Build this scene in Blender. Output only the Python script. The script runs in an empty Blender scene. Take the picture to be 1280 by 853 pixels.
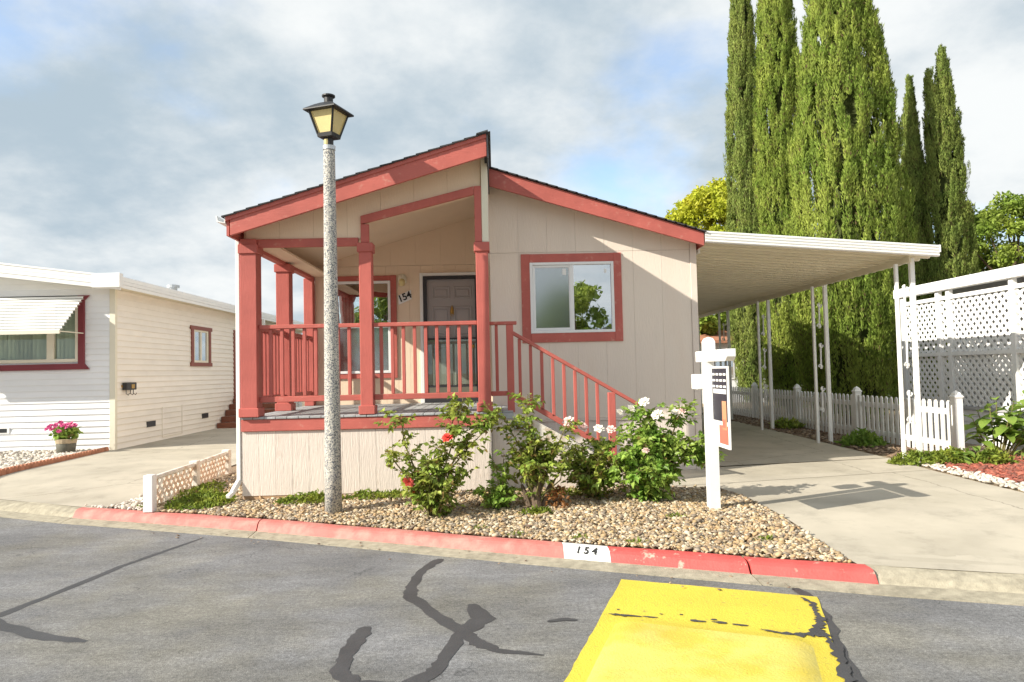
import bpy, math, random
import numpy as np
from mathutils import Vector, Matrix
R = math.radians
random.seed(7)
rng = np.random.default_rng(11)
scene = bpy.context.scene
COL = scene.collection

# ------------------------------------------------------------------ camera
cam = bpy.data.cameras.new('camera'); camo = bpy.data.objects.new('camera', cam); COL.objects.link(camo)
cam.sensor_width = 36.0; cam.lens = 36.0 * 900 / 1280; cam.clip_end = 3000; cam.clip_start = 0.05
camo.matrix_world = (Matrix.Translation((0, 0, 1.6)) @ Matrix.Rotation(R(-1.3), 4, 'Z') @
                     Matrix.Rotation(math.pi / 2 + R(2.39), 4, 'X') @ Matrix.Rotation(R(-1.3), 4, 'Z'))
scene.camera = camo

# ------------------------------------------------------------------ light
SUN = Vector((2.75, 1.2, -1.82)).normalized()          # the way the sunlight travels
sd = bpy.data.lights.new('sun', 'SUN'); sd.energy = 4.0; sd.angle = R(0.5); sd.color = (1.0, 0.93, 0.80)
so = bpy.data.objects.new('sun', sd); COL.objects.link(so)
so.rotation_euler = SUN.to_track_quat('-Z', 'Y').to_euler()
w = bpy.data.worlds.new('World'); scene.world = w; w.use_nodes = True
nt = w.node_tree; N = nt.nodes; L = nt.links; N.clear()
def nd(t, **k):
    n = N.new(t)
    for a, b in k.items(): setattr(n, a, b)
    return n
out = nd('ShaderNodeOutputWorld'); bg = nd('ShaderNodeBackground'); bg.inputs[1].default_value = 0.135
sky = nd('ShaderNodeTexSky', sky_type='NISHITA'); sky.sun_disc = False
sky.sun_elevation = math.asin(-SUN.z); sky.sun_rotation = math.atan2(-SUN.x, -SUN.y)
sky.air_density = 1.0; sky.dust_density = 0.6; sky.ozone_density = 1.4
tc = nd('ShaderNodeTexCoord'); sep = nd('ShaderNodeSeparateXYZ'); L.new(tc.outputs['Generated'], sep.inputs[0])
def mth(op, a, b=None, clamp=False):
    n = nd('ShaderNodeMath', operation=op); n.use_clamp = clamp
    for i, q in enumerate((a, b)):
        if q is None: continue
        if isinstance(q, (int, float)): n.inputs[i].default_value = q
        else: L.new(q, n.inputs[i])
    return n.outputs[0]
den = mth('ADD', mth('MAXIMUM', sep.outputs[2], 0.0), 0.36)
cv = nd('ShaderNodeCombineXYZ'); L.new(mth('DIVIDE', sep.outputs[0], den), cv.inputs[0]); L.new(mth('DIVIDE', sep.outputs[1], den), cv.inputs[1])
n1 = nd('ShaderNodeTexNoise'); n1.inputs['Scale'].default_value = 1.6; n1.inputs['Detail'].default_value = 8; n1.inputs['Roughness'].default_value = 0.52; n1.inputs['Distortion'].default_value = 0.1
mp = nd('ShaderNodeMapping'); mp.inputs['Location'].default_value = (3.1, 0.55, 0); L.new(cv.outputs[0], mp.inputs[0]); L.new(mp.outputs[0], n1.inputs['Vector'])
cov = nd('ShaderNodeMapRange'); cov.interpolation_type = 'SMOOTHSTEP'; cov.inputs[1].default_value = 0.26; cov.inputs[2].default_value = 0.46; L.new(n1.outputs[0], cov.inputs[0])
n2 = nd('ShaderNodeTexNoise'); n2.inputs['Scale'].default_value = 2.1; n2.inputs['Detail'].default_value = 9; n2.inputs['Roughness'].default_value = 0.58; n2.inputs['Distortion'].default_value = 0.0
mp2 = nd('ShaderNodeMapping'); mp2.inputs['Location'].default_value = (7.7, 4.2, 1); L.new(cv.outputs[0], mp2.inputs[0]); L.new(mp2.outputs[0], n2.inputs['Vector'])
sh = nd('ShaderNodeMapRange'); sh.interpolation_type = 'SMOOTHSTEP'; sh.inputs[1].default_value = 0.32; sh.inputs[2].default_value = 0.66; L.new(n2.outputs[0], sh.inputs[0])
cc = nd('ShaderNodeMix', data_type='RGBA'); L.new(sh.outputs[0], cc.inputs[0])
cc.inputs[6].default_value = (1.8, 2.2, 2.52, 1); cc.inputs[7].default_value = (3.55, 3.65, 3.65, 1)
mx = nd('ShaderNodeMix', data_type='RGBA'); L.new(cov.outputs[0], mx.inputs[0]); L.new(sky.outputs[0], mx.inputs[6]); L.new(cc.outputs[2], mx.inputs[7])
L.new(mx.outputs[2], bg.inputs[0]); L.new(bg.outputs[0], out.inputs[0])
scene.view_settings.view_transform = 'Standard'; scene.view_settings.look = 'None'
scene.view_settings.exposure = 1.0; scene.view_settings.gamma = 1.0

# ------------------------------------------------------------------ materials
MATS = {}
def mat(name, col, rough=0.6, var=0.12, ns=2.5, bump=0.0, bs=60, stretch=(1, 1, 1), spec=0.35, rand=0.0, col2=None, c2=(0.55, 0.7), c2s=4, metal=0.0, bstretch=None, trans=0.0):
    m = bpy.data.materials.new(name); m.use_nodes = True
    t = m.node_tree; n = t.nodes; l = t.links
    p = n['Principled BSDF']; p.inputs['Roughness'].default_value = rough; p.inputs['Specular IOR Level'].default_value = spec; p.inputs['Metallic'].default_value = metal
    tcn = n.new('ShaderNodeTexCoord'); oi = n.new('ShaderNodeObjectInfo')
    add = n.new('ShaderNodeVectorMath'); add.operation = 'ADD'
    sc = n.new('ShaderNodeVectorMath'); sc.operation = 'SCALE'; sc.inputs[0].default_value = (37, 53, 71)
    l.new(oi.outputs['Random'], sc.inputs['Scale']); l.new(tcn.outputs['Object'], add.inputs[0]); l.new(sc.outputs[0], add.inputs[1])
    def noise(scale, st, det=6, ro=0.6):
        mpn = n.new('ShaderNodeMapping'); mpn.inputs['Scale'].default_value = st; l.new(add.outputs[0], mpn.inputs[0])
        k = n.new('ShaderNodeTexNoise'); k.inputs['Scale'].default_value = scale; k.inputs['Detail'].default_value = det; k.inputs['Roughness'].default_value = ro
        l.new(mpn.outputs[0], k.inputs['Vector']); return k.outputs[0]
    def rng_(x, a, b, c, d):
        k = n.new('ShaderNodeMapRange'); k.inputs[1].default_value = a; k.inputs[2].default_value = b; k.inputs[3].default_value = c; k.inputs[4].default_value = d; l.new(x, k.inputs[0]); return k.outputs[0]
    base = n.new('ShaderNodeMix'); base.data_type = 'RGBA'; base.inputs[6].default_value = (*col, 1); base.inputs[7].default_value = (*(col2 or col), 1)
    if col2: l.new(rng_(noise(c2s, stretch), c2[0], c2[1], 0, 1), base.inputs[0])
    hs = n.new('ShaderNodeHueSaturation'); l.new(base.outputs[2], hs.inputs['Color'])
    v = rng_(noise(ns, stretch), 0.3, 0.7, 1 - var, 1 + var)
    if rand:
        r2 = rng_(oi.outputs['Random'], 0, 1, 1 - rand, 1 + rand)
        k = n.new('ShaderNodeMath'); k.operation = 'MULTIPLY'; l.new(v, k.inputs[0]); l.new(r2, k.inputs[1]); v = k.outputs[0]
    l.new(v, hs.inputs['Value']); l.new(hs.outputs[0], p.inputs['Base Color'])
    if bump:
        b = n.new('ShaderNodeBump'); b.inputs['Strength'].default_value = bump; b.inputs['Distance'].default_value = 0.02
        l.new(noise(bs, bstretch or stretch, 4), b.inputs['Height']); l.new(b.outputs[0], p.inputs['Normal'])
    MATS[name] = m
    return m
def foliage(name, c1, c2, tr=0.3, scale=1.2, rough=0.55, var=0.5, c3=None):
    m = bpy.data.materials.new(name); m.use_nodes = True
    t = m.node_tree; n = t.nodes; l = t.links
    p = n['Principled BSDF']; p.inputs['Roughness'].default_value = rough; p.inputs['Specular IOR Level'].default_value = 0.25
    g = n.new('ShaderNodeNewGeometry'); tcn = n.new('ShaderNodeTexCoord')
    k = n.new('ShaderNodeTexNoise'); k.inputs['Scale'].default_value = scale; k.inputs['Detail'].default_value = 3; l.new(tcn.outputs['Object'], k.inputs['Vector'])
    mr = n.new('ShaderNodeMapRange'); mr.inputs[1].default_value = 0.35; mr.inputs[2].default_value = 0.65; l.new(k.outputs[0], mr.inputs[0])
    mxx = n.new('ShaderNodeMix'); mxx.data_type = 'RGBA'; mxx.inputs[6].default_value = (*c1, 1); mxx.inputs[7].default_value = (*c2, 1); l.new(mr.outputs[0], mxx.inputs[0])
    hs = n.new('ShaderNodeHueSaturation'); vr = n.new('ShaderNodeMapRange'); vr.inputs[3].default_value = 1 - var; vr.inputs[4].default_value = 1 + var; l.new(g.outputs['Random Per Island'], vr.inputs[0])
    l.new(vr.outputs[0], hs.inputs['Value']); l.new(mxx.outputs[2], hs.inputs['Color'])
    src = hs.outputs[0]
    if c3:
        cm = n.new('ShaderNodeMix'); cm.data_type = 'RGBA'; gt = n.new('ShaderNodeMath'); gt.operation = 'FRACT'; mu = n.new('ShaderNodeMath'); mu.operation = 'MULTIPLY'; mu.inputs[1].default_value = 37.7
        l.new(g.outputs['Random Per Island'], mu.inputs[0]); l.new(mu.outputs[0], gt.inputs[0]); g2 = n.new('ShaderNodeMath'); g2.operation = 'GREATER_THAN'; g2.inputs[1].default_value = c3[3]
        l.new(gt.outputs[0], g2.inputs[0]); l.new(g2.outputs[0], cm.inputs[0]); l.new(src, cm.inputs[6]); cm.inputs[7].default_value = (*c3[:3], 1); src = cm.outputs[2]
    l.new(src, p.inputs['Base Color'])
    td = n.new('ShaderNodeBsdfTranslucent'); l.new(src, td.inputs[0]); ms = n.new('ShaderNodeMixShader'); ms.inputs[0].default_value = tr
    l.new(p.outputs[0], ms.inputs[1]); l.new(td.outputs[0], ms.inputs[2]); l.new(ms.outputs[0], n['Material Output'].inputs[0])
    return m
def glass(name, fac=0.45, tint=(0.75, 0.8, 0.8), rough=0.0, glow=(0.95, 0.97, 1.0), wob=0.0):
    m = bpy.data.materials.new(name); m.use_nodes = True
    t = m.node_tree; n = t.nodes; l = t.links; n.remove(n['Principled BSDF'])
    tr = n.new('ShaderNodeBsdfTransparent'); tr.inputs[0].default_value = (*tint, 1)
    gl = n.new('ShaderNodeBsdfGlossy'); gl.inputs['Roughness'].default_value = rough; gl.inputs[0].default_value = (*glow, 1)
    if wob:
        tcn = n.new('ShaderNodeTexCoord'); k = n.new('ShaderNodeTexNoise'); k.inputs['Scale'].default_value = 3; l.new(tcn.outputs['Object'], k.inputs['Vector'])
        b = n.new('ShaderNodeBump'); b.inputs['Strength'].default_value = wob; b.inputs['Distance'].default_value = 0.02; l.new(k.outputs[0], b.inputs['Height']); l.new(b.outputs[0], gl.inputs['Normal'])
    ms = n.new('ShaderNodeMixShader'); ms.inputs[0].default_value = fac
    l.new(tr.outputs[0], ms.inputs[1]); l.new(gl.outputs[0], ms.inputs[2]); l.new(ms.outputs[0], n['Material Output'].inputs[0])
    return m

SIDING = mat('beige_siding', (0.76, 0.665, 0.58), 0.75, 0.035, 1.5, bump=0.22, bs=14, stretch=(3, 3, .5), bstretch=(6, 6, 0.7), rand=0.006, col2=(0.70, 0.60, 0.515), c2=(0.5, 0.8), c2s=1.5)
SIDING_S = mat('beige_skirting', (0.72, 0.635, 0.57), 0.75, 0.05, 2.0, bump=0.35, bs=12, bstretch=(6, 6, 0.6), rand=0.02, col2=(0.54, 0.43, 0.35), c2=(0.60, 0.85), c2s=3)
BEIGE = mat('beige_trim', (0.71, 0.62, 0.55), 0.7, 0.05, 3, bump=0.15, bs=40)
PORCH = mat('bounce_tinted_siding', (0.78, 0.63, 0.48), 0.75, 0.04, 1.5, bump=0.2, bs=14, bstretch=(6, 6, .7), rand=0.008)  # siding tinted tan in place of warm bounce light
CEIL = mat('porch_ceiling', (0.76, 0.61, 0.45), 0.8, 0.04, 2, bump=0.1, bs=60)  # tan put in for warm light bounced up from the deck
RED = mat('barn_red_paint', (0.46, 0.118, 0.098), 0.55, 0.1, 3, bump=0.18, bs=10, bstretch=(7, 7, 0.8), rand=0.06)
REDH = mat('red_paint_rail', (0.46, 0.12, 0.098), 0.55, 0.12, 3, bump=0.15, bs=10, bstretch=(0.8, 7, 7), rand=0.05, col2=(0.50, 0.22, 0.18), c2=(0.6, 0.75), c2s=12)
WHITE = mat('white_paint', (0.80, 0.80, 0.79), 0.45, 0.04, 3, bump=0.06, bs=30)
VINYL = mat('white_vinyl', (0.80, 0.81, 0.82), 0.35, 0.03, 2)
PICKETM = mat('picket_white', (0.80, 0.80, 0.78), 0.5, 0.06, 5, bump=0.15, bs=20, rand=0.04, col2=(0.62, 0.60, 0.54), c2=(0.66, 0.85), c2s=5)
LAPF = mat('white_lap_siding', (0.78, 0.79, 0.81), 0.5, 0.04, 1.5, rand=0.025)
LAPS = mat('cream_lap_siding', (0.80, 0.755, 0.68), 0.5, 0.05, 1.5, rand=0.03)
CREAM = mat('cream_trim', (0.72, 0.68, 0.56), 0.5, 0.05, 2)
MAROON = mat('maroon_trim', (0.20, 0.035, 0.045), 0.5, 0.08, 3)
BROWNTR = mat('brown_red_trim', (0.22, 0.065, 0.045), 0.5, 0.1, 3)
SHINGLE = mat('dark_shingle', (0.055, 0.055, 0.06), 0.9, 0.3, 8, bump=0.5, bs=120, rand=0.2)
DECKM = mat('grey_deck', (0.36, 0.37, 0.38), 0.7, 0.15, 3, bump=0.3, bs=8, bstretch=(7, 0.7, 7), rand=0.12)
DOORM = mat('grey_door', (0.36, 0.33, 0.33), 0.5, 0.03, 2)
DARKM = mat('dark_metal', (0.035, 0.035, 0.04), 0.45, 0.1, 5)
BLACKM = mat('black_iron', (0.02, 0.02, 0.022), 0.5, 0.2, 8, spec=0.5)
BRASS = mat('brass', (0.45, 0.28, 0.08), 0.35, 0.1, 5, metal=0.7)
STEEL = mat('galvanised', (0.5, 0.52, 0.54), 0.4, 0.12, 6, metal=0.6)
ALU = mat('white_aluminium', (0.80, 0.80, 0.78), 0.4, 0.04, 2, rand=0.02)
SOFFIT = mat('cream_aluminium', (0.72, 0.66, 0.50), 0.45, 0.05, 2, rand=0.03)
AMBER = mat('amber_lantern_pane', (0.66, 0.55, 0.27), 0.3, 0.08, 4)
DIRT = mat('soil', (0.23, 0.165, 0.11), 0.95, 0.3, 5, bump=0.6, bs=40, col2=(0.30, 0.25, 0.17), c2=(0.45, 0.6), c2s=1.3)
CONC = mat('concrete', (0.43, 0.39, 0.32), 0.85, 0.13, 1.1, bump=0.2, bs=110, col2=(0.37, 0.335, 0.27), c2=(0.48, 0.68), c2s=0.7)
def stain(m, sc, th, dark, crack):                     # drips, tyre grime and hairline cracks on a surface
    t = m.node_tree; n = t.nodes; l = t.links; p = n['Principled BSDF']; src = p.inputs['Base Color'].links[0].from_socket; tcn = n.new('ShaderNodeTexCoord')
    k = n.new('ShaderNodeTexNoise'); k.inputs['Scale'].default_value = sc; k.inputs['Detail'].default_value = 8; k.inputs['Roughness'].default_value = .72; l.new(tcn.outputs['Object'], k.inputs['Vector'])
    mr = n.new('ShaderNodeMapRange'); mr.inputs[1].default_value = th; mr.inputs[2].default_value = th + .16; mr.inputs[3].default_value = 1; mr.inputs[4].default_value = dark; l.new(k.outputs[0], mr.inputs[0]); v = mr.outputs[0]
    if crack:
        wm = n.new('ShaderNodeMix'); wm.data_type = 'RGBA'; wm.blend_type = 'LINEAR_LIGHT'; wm.inputs[0].default_value = .12; l.new(tcn.outputs['Object'], wm.inputs[6]); l.new(k.outputs['Color'], wm.inputs[7])
        ce = n.new('ShaderNodeTexVoronoi'); ce.feature = 'DISTANCE_TO_EDGE'; ce.inputs['Scale'].default_value = crack; l.new(wm.outputs[2], ce.inputs['Vector'])
        m2 = n.new('ShaderNodeMapRange'); m2.inputs[1].default_value = .0006; m2.inputs[2].default_value = .003; m2.inputs[3].default_value = .6; l.new(ce.outputs['Distance'], m2.inputs[0])
        q = n.new('ShaderNodeMath'); q.operation = 'MULTIPLY'; l.new(v, q.inputs[0]); l.new(m2.outputs[0], q.inputs[1]); v = q.outputs[0]
    hs = n.new('ShaderNodeHueSaturation'); l.new(src, hs.inputs['Color']); l.new(v, hs.inputs['Value']); l.new(hs.outputs[0], p.inputs['Base Color'])
KERBC = mat('kerb_concrete', (0.36, 0.325, 0.25), 0.9, 0.22, 14, bump=0.5, bs=90, col2=(0.26, 0.235, 0.18), c2=(0.5, 0.7), c2s=3)
KERBR = mat('red_kerb_paint', (0.50, 0.155, 0.135), 0.7, 0.12, 5, bump=0.3, bs=60, col2=(0.50, 0.25, 0.21), c2=(0.45, 0.70), c2s=6)
KERBR2 = mat('fresh_red_kerb_paint', (0.52, 0.085, 0.078), 0.6, 0.12, 5, bump=0.3, bs=60, col2=(0.52, 0.37, 0.30), c2=(0.60, 0.66), c2s=7)
YELLOW = mat('yellow_road_paint', (0.64, 0.52, 0.06), 0.6, 0.09, 1.5, bump=0.5, bs=75, col2=(0.30, 0.25, 0.08), c2=(0.60, 0.76), c2s=30)
SEAL = mat('crack_sealant', (0.058, 0.058, 0.062), 0.6, 0.15, 4, bump=0.2, bs=60)
BARK = mat('bark', (0.16, 0.115, 0.08), 0.9, 0.3, 6, bump=0.8, bs=20, bstretch=(6, 6, 1))
STEM = mat('rose_stem', (0.17, 0.15, 0.06), 0.8, 0.3, 8)
REDWOOD = mat('redwood_step', (0.20, 0.075, 0.045), 0.7, 0.2, 5, rand=0.1)
TERRA = mat('terracotta', (0.42, 0.19, 0.115), 0.85, 0.2, 8, rand=0.12)
WEATH = mat('weathered_white_wood', (0.74, 0.69, 0.62), 0.8, 0.12, 6, bump=0.3, bs=25, col2=(0.48, 0.36, 0.25), c2=(0.5, 0.68), c2s=6)
PEACH = mat('peach_lattice', (0.70, 0.53, 0.40), 0.8, 0.15, 6, col2=(0.74, 0.70, 0.64), c2=(0.5, 0.6), c2s=5)
MULCH = mat('red_mulch', (0.30, 0.085, 0.055), 0.95, 0.3, 9, rand=0.2)
BLIND = mat('vertical_blind', (0.70, 0.71, 0.62), 0.7, 0.05, 3, rand=0.22)
DARKIN = mat('interior_shade_paint', (0.03, 0.032, 0.035), 0.9, 0.1, 2)  # near-black colour stands in for the shade inside rooms and vents
CURTAIN = mat('curtain', (0.42, 0.45, 0.44), 0.9, 0.12, 5, bump=0.4, bs=6, bstretch=(6, 6, .3))
SCREEN = mat('insect_screen', (0.27, 0.29, 0.29), 0.8, 0.04, 2)
BLUEGREY = mat('grey_wall', (0.40, 0.40, 0.41), 0.8, 0.06, 2)
INK = mat('black_paint', (0.02, 0.02, 0.02), 0.6, 0.1, 5)
GLASS = glass('window_glass', 0.62, (0.6, 0.66, 0.64), wob=0.06)
GLASS_S = glass('screened_glass', 0.30, (0.75, 0.8, 0.8), 0.12)
GLASS_P = glass('porch_glass', 0.42, (0.7, 0.75, 0.72), wob=0.08)
GLASS_N = glass('neighbour_glass', 0.06, (0.85, 0.9, 0.86))

def asphalt():
    m = bpy.data.materials.new('asphalt'); m.use_nodes = True; t = m.node_tree; n = t.nodes; l = t.links; p = n['Principled BSDF']
    p.inputs['Roughness'].default_value = 0.88; p.inputs['Specular IOR Level'].default_value = 0.3
    tcn = n.new('ShaderNodeTexCoord')
    def noise(s, det=5, st=(1, 1, 1), ro=0.6, rot=0):
        mpn = n.new('ShaderNodeMapping'); mpn.inputs['Scale'].default_value = st; mpn.inputs['Rotation'].default_value = (0, 0, rot); l.new(tcn.outputs['Object'], mpn.inputs[0])
        k = n.new('ShaderNodeTexNoise'); k.inputs['Scale'].default_value = s; k.inputs['Detail'].default_value = det; k.inputs['Roughness'].default_value = ro; l.new(mpn.outputs[0], k.inputs['Vector']); return k.outputs[0]
    def rg(x, a, b, c, d):
        k = n.new('ShaderNodeMapRange'); k.inputs[1].default_value = a; k.inputs[2].default_value = b; k.inputs[3].default_value = c; k.inputs[4].default_value = d; l.new(x, k.inputs[0]); return k.outputs[0]
    def mul(a, b):
        k = n.new('ShaderNodeMath'); k.operation = 'MULTIPLY'; l.new(a, k.inputs[0]); l.new(b, k.inputs[1]); return k.outputs[0]
    v = rg(noise(1.1, 4), 0.3, 0.7, 0.80, 1.22)
    v = mul(v, rg(noise(0.8, 6, (0.5, 2.6, 1), 0.7, R(24)), 0.35, 0.7, 0.84, 1.15))
    v = mul(v, rg(noise(150, 3), 0.3, 0.7, 0.6, 1.4)); v = mul(v, rg(noise(38, 4, ro=.8), 0.35, 0.65, 0.68, 1.32)); v = mul(v, rg(noise(7, 5, (.8, 1.6, 1), .7, R(24)), 0.35, 0.65, 0.88, 1.12))
    wv = n.new('ShaderNodeTexNoise'); wv.inputs['Scale'].default_value = 5; wv.inputs['Detail'].default_value = 5; l.new(tcn.outputs['Object'], wv.inputs['Vector'])
    wm = n.new('ShaderNodeMix'); wm.data_type = 'RGBA'; wm.blend_type = 'LINEAR_LIGHT'; wm.inputs[0].default_value = .16; l.new(tcn.outputs['Object'], wm.inputs[6]); l.new(wv.outputs['Color'], wm.inputs[7])
    ce = n.new('ShaderNodeTexVoronoi'); ce.feature = 'DISTANCE_TO_EDGE'; ce.inputs['Scale'].default_value = 1.1; l.new(wm.outputs[2], ce.inputs['Vector'])
    mx_ = n.new('ShaderNodeMath'); mx_.operation = 'MAXIMUM'; l.new(rg(ce.outputs['Distance'], .002, .010, .62, 1.0), mx_.inputs[0]); l.new(rg(noise(.9, 3), .55, .62, 1.0, 0.0), mx_.inputs[1]); v = mul(v, mx_.outputs[0])
    st_ = noise(2.3, 4, ro=.7); v = mul(v, rg(st_, .66, .74, 1.0, .72))
    vo = n.new('ShaderNodeTexVoronoi'); vo.inputs['Scale'].default_value = 70; l.new(tcn.outputs['Object'], vo.inputs['Vector'])
    sp = rg(vo.outputs['Distance'], 0.05, 0.2, 1.7, 1.0); v = mul(v, sp)
    hs = n.new('ShaderNodeHueSaturation'); hs.inputs['Color'].default_value = (0.165, 0.163, 0.160, 1); tm = n.new('ShaderNodeMix'); tm.data_type = 'RGBA'; tm.inputs[6].default_value = (0.172, 0.173, 0.180, 1); tm.inputs[7].default_value = (0.186, 0.180, 0.162, 1); l.new(rg(noise(.7, 4), .42, .62, 0, 1), tm.inputs[0]); l.new(tm.outputs[2], hs.inputs['Color'])
    l.new(v, hs.inputs['Value']); l.new(hs.outputs[0], p.inputs['Base Color'])
    b = n.new('ShaderNodeBump'); b.inputs['Strength'].default_value = 0.5; b.inputs['Distance'].default_value = 0.01; l.new(noise(140, 3), b.inputs['Height']); l.new(b.outputs[0], p.inputs['Normal'])
    return m
ASPH = asphalt()
def pebble(name, cols):
    m = bpy.data.materials.new(name); m.use_nodes = True; t = m.node_tree; n = t.nodes; l = t.links; p = n['Principled BSDF']; p.inputs['Roughness'].default_value = 0.7
    g = n.new('ShaderNodeNewGeometry'); cr = n.new('ShaderNodeValToRGB'); cr.color_ramp.interpolation = 'CONSTANT'
    e = cr.color_ramp.elements
    while len(e) < len(cols): e.new(0.5)
    for i, c in enumerate(cols): e[i].position = i / len(cols); e[i].color = (*c, 1)
    l.new(g.outputs['Random Per Island'], cr.inputs[0]); l.new(cr.outputs[0], p.inputs['Base Color']); return m
stain(CONC, 2.2, .52, .80, .22); stain(YELLOW, 3.0, .58, .72, 0); stain(WEATH, 6, .5, .75, 0)
stain(KERBC, 6, .54, .72, 0); stain(KERBR, 7, .56, .75, 0); stain(KERBR2, 7, .56, .75, 0); stain(SIDING_S, 4, .60, .86, 0); stain(REDH, 9, .60, .82, 0); stain(RED, 9, .62, .84, 0); stain(ALU, 5, .62, .88, 0)
PEB = pebble('river_pebbles', [(.42, .32, .19), (.33, .24, .14), (.52, .43, .30), (.26, .19, .12), (.40, .28, .14), (.58, .50, .38), (.20, .16, .12), (.42, .28, .15), (.31, .26, .20), (.46, .37, .25)])
PEBW = pebble('white_pebbles', [(.60, .56, .50), (.50, .46, .40), (.66, .62, .57), (.42, .38, .32), (.58, .50, .42)])
CHIP = pebble('mulch_chips', [(.32, .085, .055), (.25, .065, .045), (.38, .12, .08), (.20, .07, .05)])
LEAFL = pebble('dry_leaves', [(.20, .13, .08), (.28, .20, .13), (.15, .10, .07), (.32, .25, .18)])
def speck():
    m = bpy.data.materials.new('exposed_aggregate'); m.use_nodes = True; t = m.node_tree; n = t.nodes; l = t.links; p = n['Principled BSDF']; p.inputs['Roughness'].default_value = 0.8
    tcn = n.new('ShaderNodeTexCoord'); k = n.new('ShaderNodeTexVoronoi'); k.inputs['Scale'].default_value = 120; l.new(tcn.outputs['Object'], k.inputs['Vector'])
    cr = n.new('ShaderNodeValToRGB'); e = cr.color_ramp.elements; cr.color_ramp.interpolation = 'CONSTANT'
    sep_ = n.new('ShaderNodeSeparateColor'); l.new(k.outputs['Color'], sep_.inputs[0])
    e[0].color = (.11, .12, .14, 1); e[1].position = .3; e[1].color = (.52, .50, .45, 1)
    q = e.new(.55); q.color = (.30, .30, .31, 1); q = e.new(.72); q.color = (.66, .62, .54, 1)
    l.new(sep_.outputs[0], cr.inputs[0]); l.new(cr.outputs[0], p.inputs['Base Color'])
    b = n.new('ShaderNodeBump'); b.inputs['Strength'].default_value = 0.6; b.inputs['Distance'].default_value = 0.01; l.new(k.outputs['Distance'], b.inputs['Height']); l.new(b.outputs[0], p.inputs['Normal'])
    return m
AGG = speck()
CYP = foliage('cypress_leaves', (0.24, 0.34, 0.06), (0.38, 0.45, 0.095), 0.42, 1.3, 0.6, 0.4, (0.17, 0.125, 0.06, 0.95))
CYPD = foliage('dark_cypress_leaves', (0.23, 0.315, 0.075), (0.34, 0.40, 0.105), 0.4, 1.3, 0.6, 0.4, (0.15, 0.11, 0.055, 0.94))
CYPCORE = mat('cypress_core_shade', (0.06, 0.075, 0.02), 0.9, 0.3, 4, bump=.6, bs=9)  # dark green stands in for the shade deep in the crown
YTREE = foliage('yellow_leaves', (0.46, 0.52, 0.05), (0.64, 0.62, 0.07), 0.45, 0.8, 0.5, 0.3)
GTREE = foliage('green_tree_leaves', (0.21, 0.31, 0.05), (0.36, 0.42, 0.08), 0.45, 0.7, 0.5, 0.45)
ROSEL = foliage('rose_leaves', (0.23, 0.34, 0.06), (0.44, 0.48, 0.11), 0.42, 5, 0.4, 0.45, (0.24, 0.17, 0.06, 0.93))
ROSEG = foliage('bright_rose_leaves', (0.23, 0.40, 0.07), (0.39, 0.50, 0.11), 0.42, 5, 0.4, 0.4, (0.24, 0.19, 0.06, 0.96))
WEED = foliage('weed_leaves', (0.16, 0.24, 0.035), (0.29, 0.33, 0.05), 0.4, 4, 0.6, 0.4)
BIGL = foliage('broad_leaves', (0.16, 0.28, 0.045), (0.24, 0.34, 0.065), 0.4, 6, 0.45, 0.25)
PETR = mat('red_petals', (0.62, 0.05, 0.035), 0.6, 0.15, 20)
PETC = mat('coral_petals', (0.66, 0.11, 0.08), 0.6, 0.15, 20)
PETW = mat('white_petals', (0.80, 0.76, 0.68), 0.6, 0.06, 20)
PETP = mat('pale_pink_petals', (0.74, 0.53, 0.49), 0.6, 0.12, 20)
PETM = mat('pink_petals', (0.62, 0.10, 0.27), 0.6, 0.2, 20)
DRYL = foliage('dry_brown_leaves', (0.30, 0.13, 0.05), (0.36, 0.17, 0.06), 0.3, 4)

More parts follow.
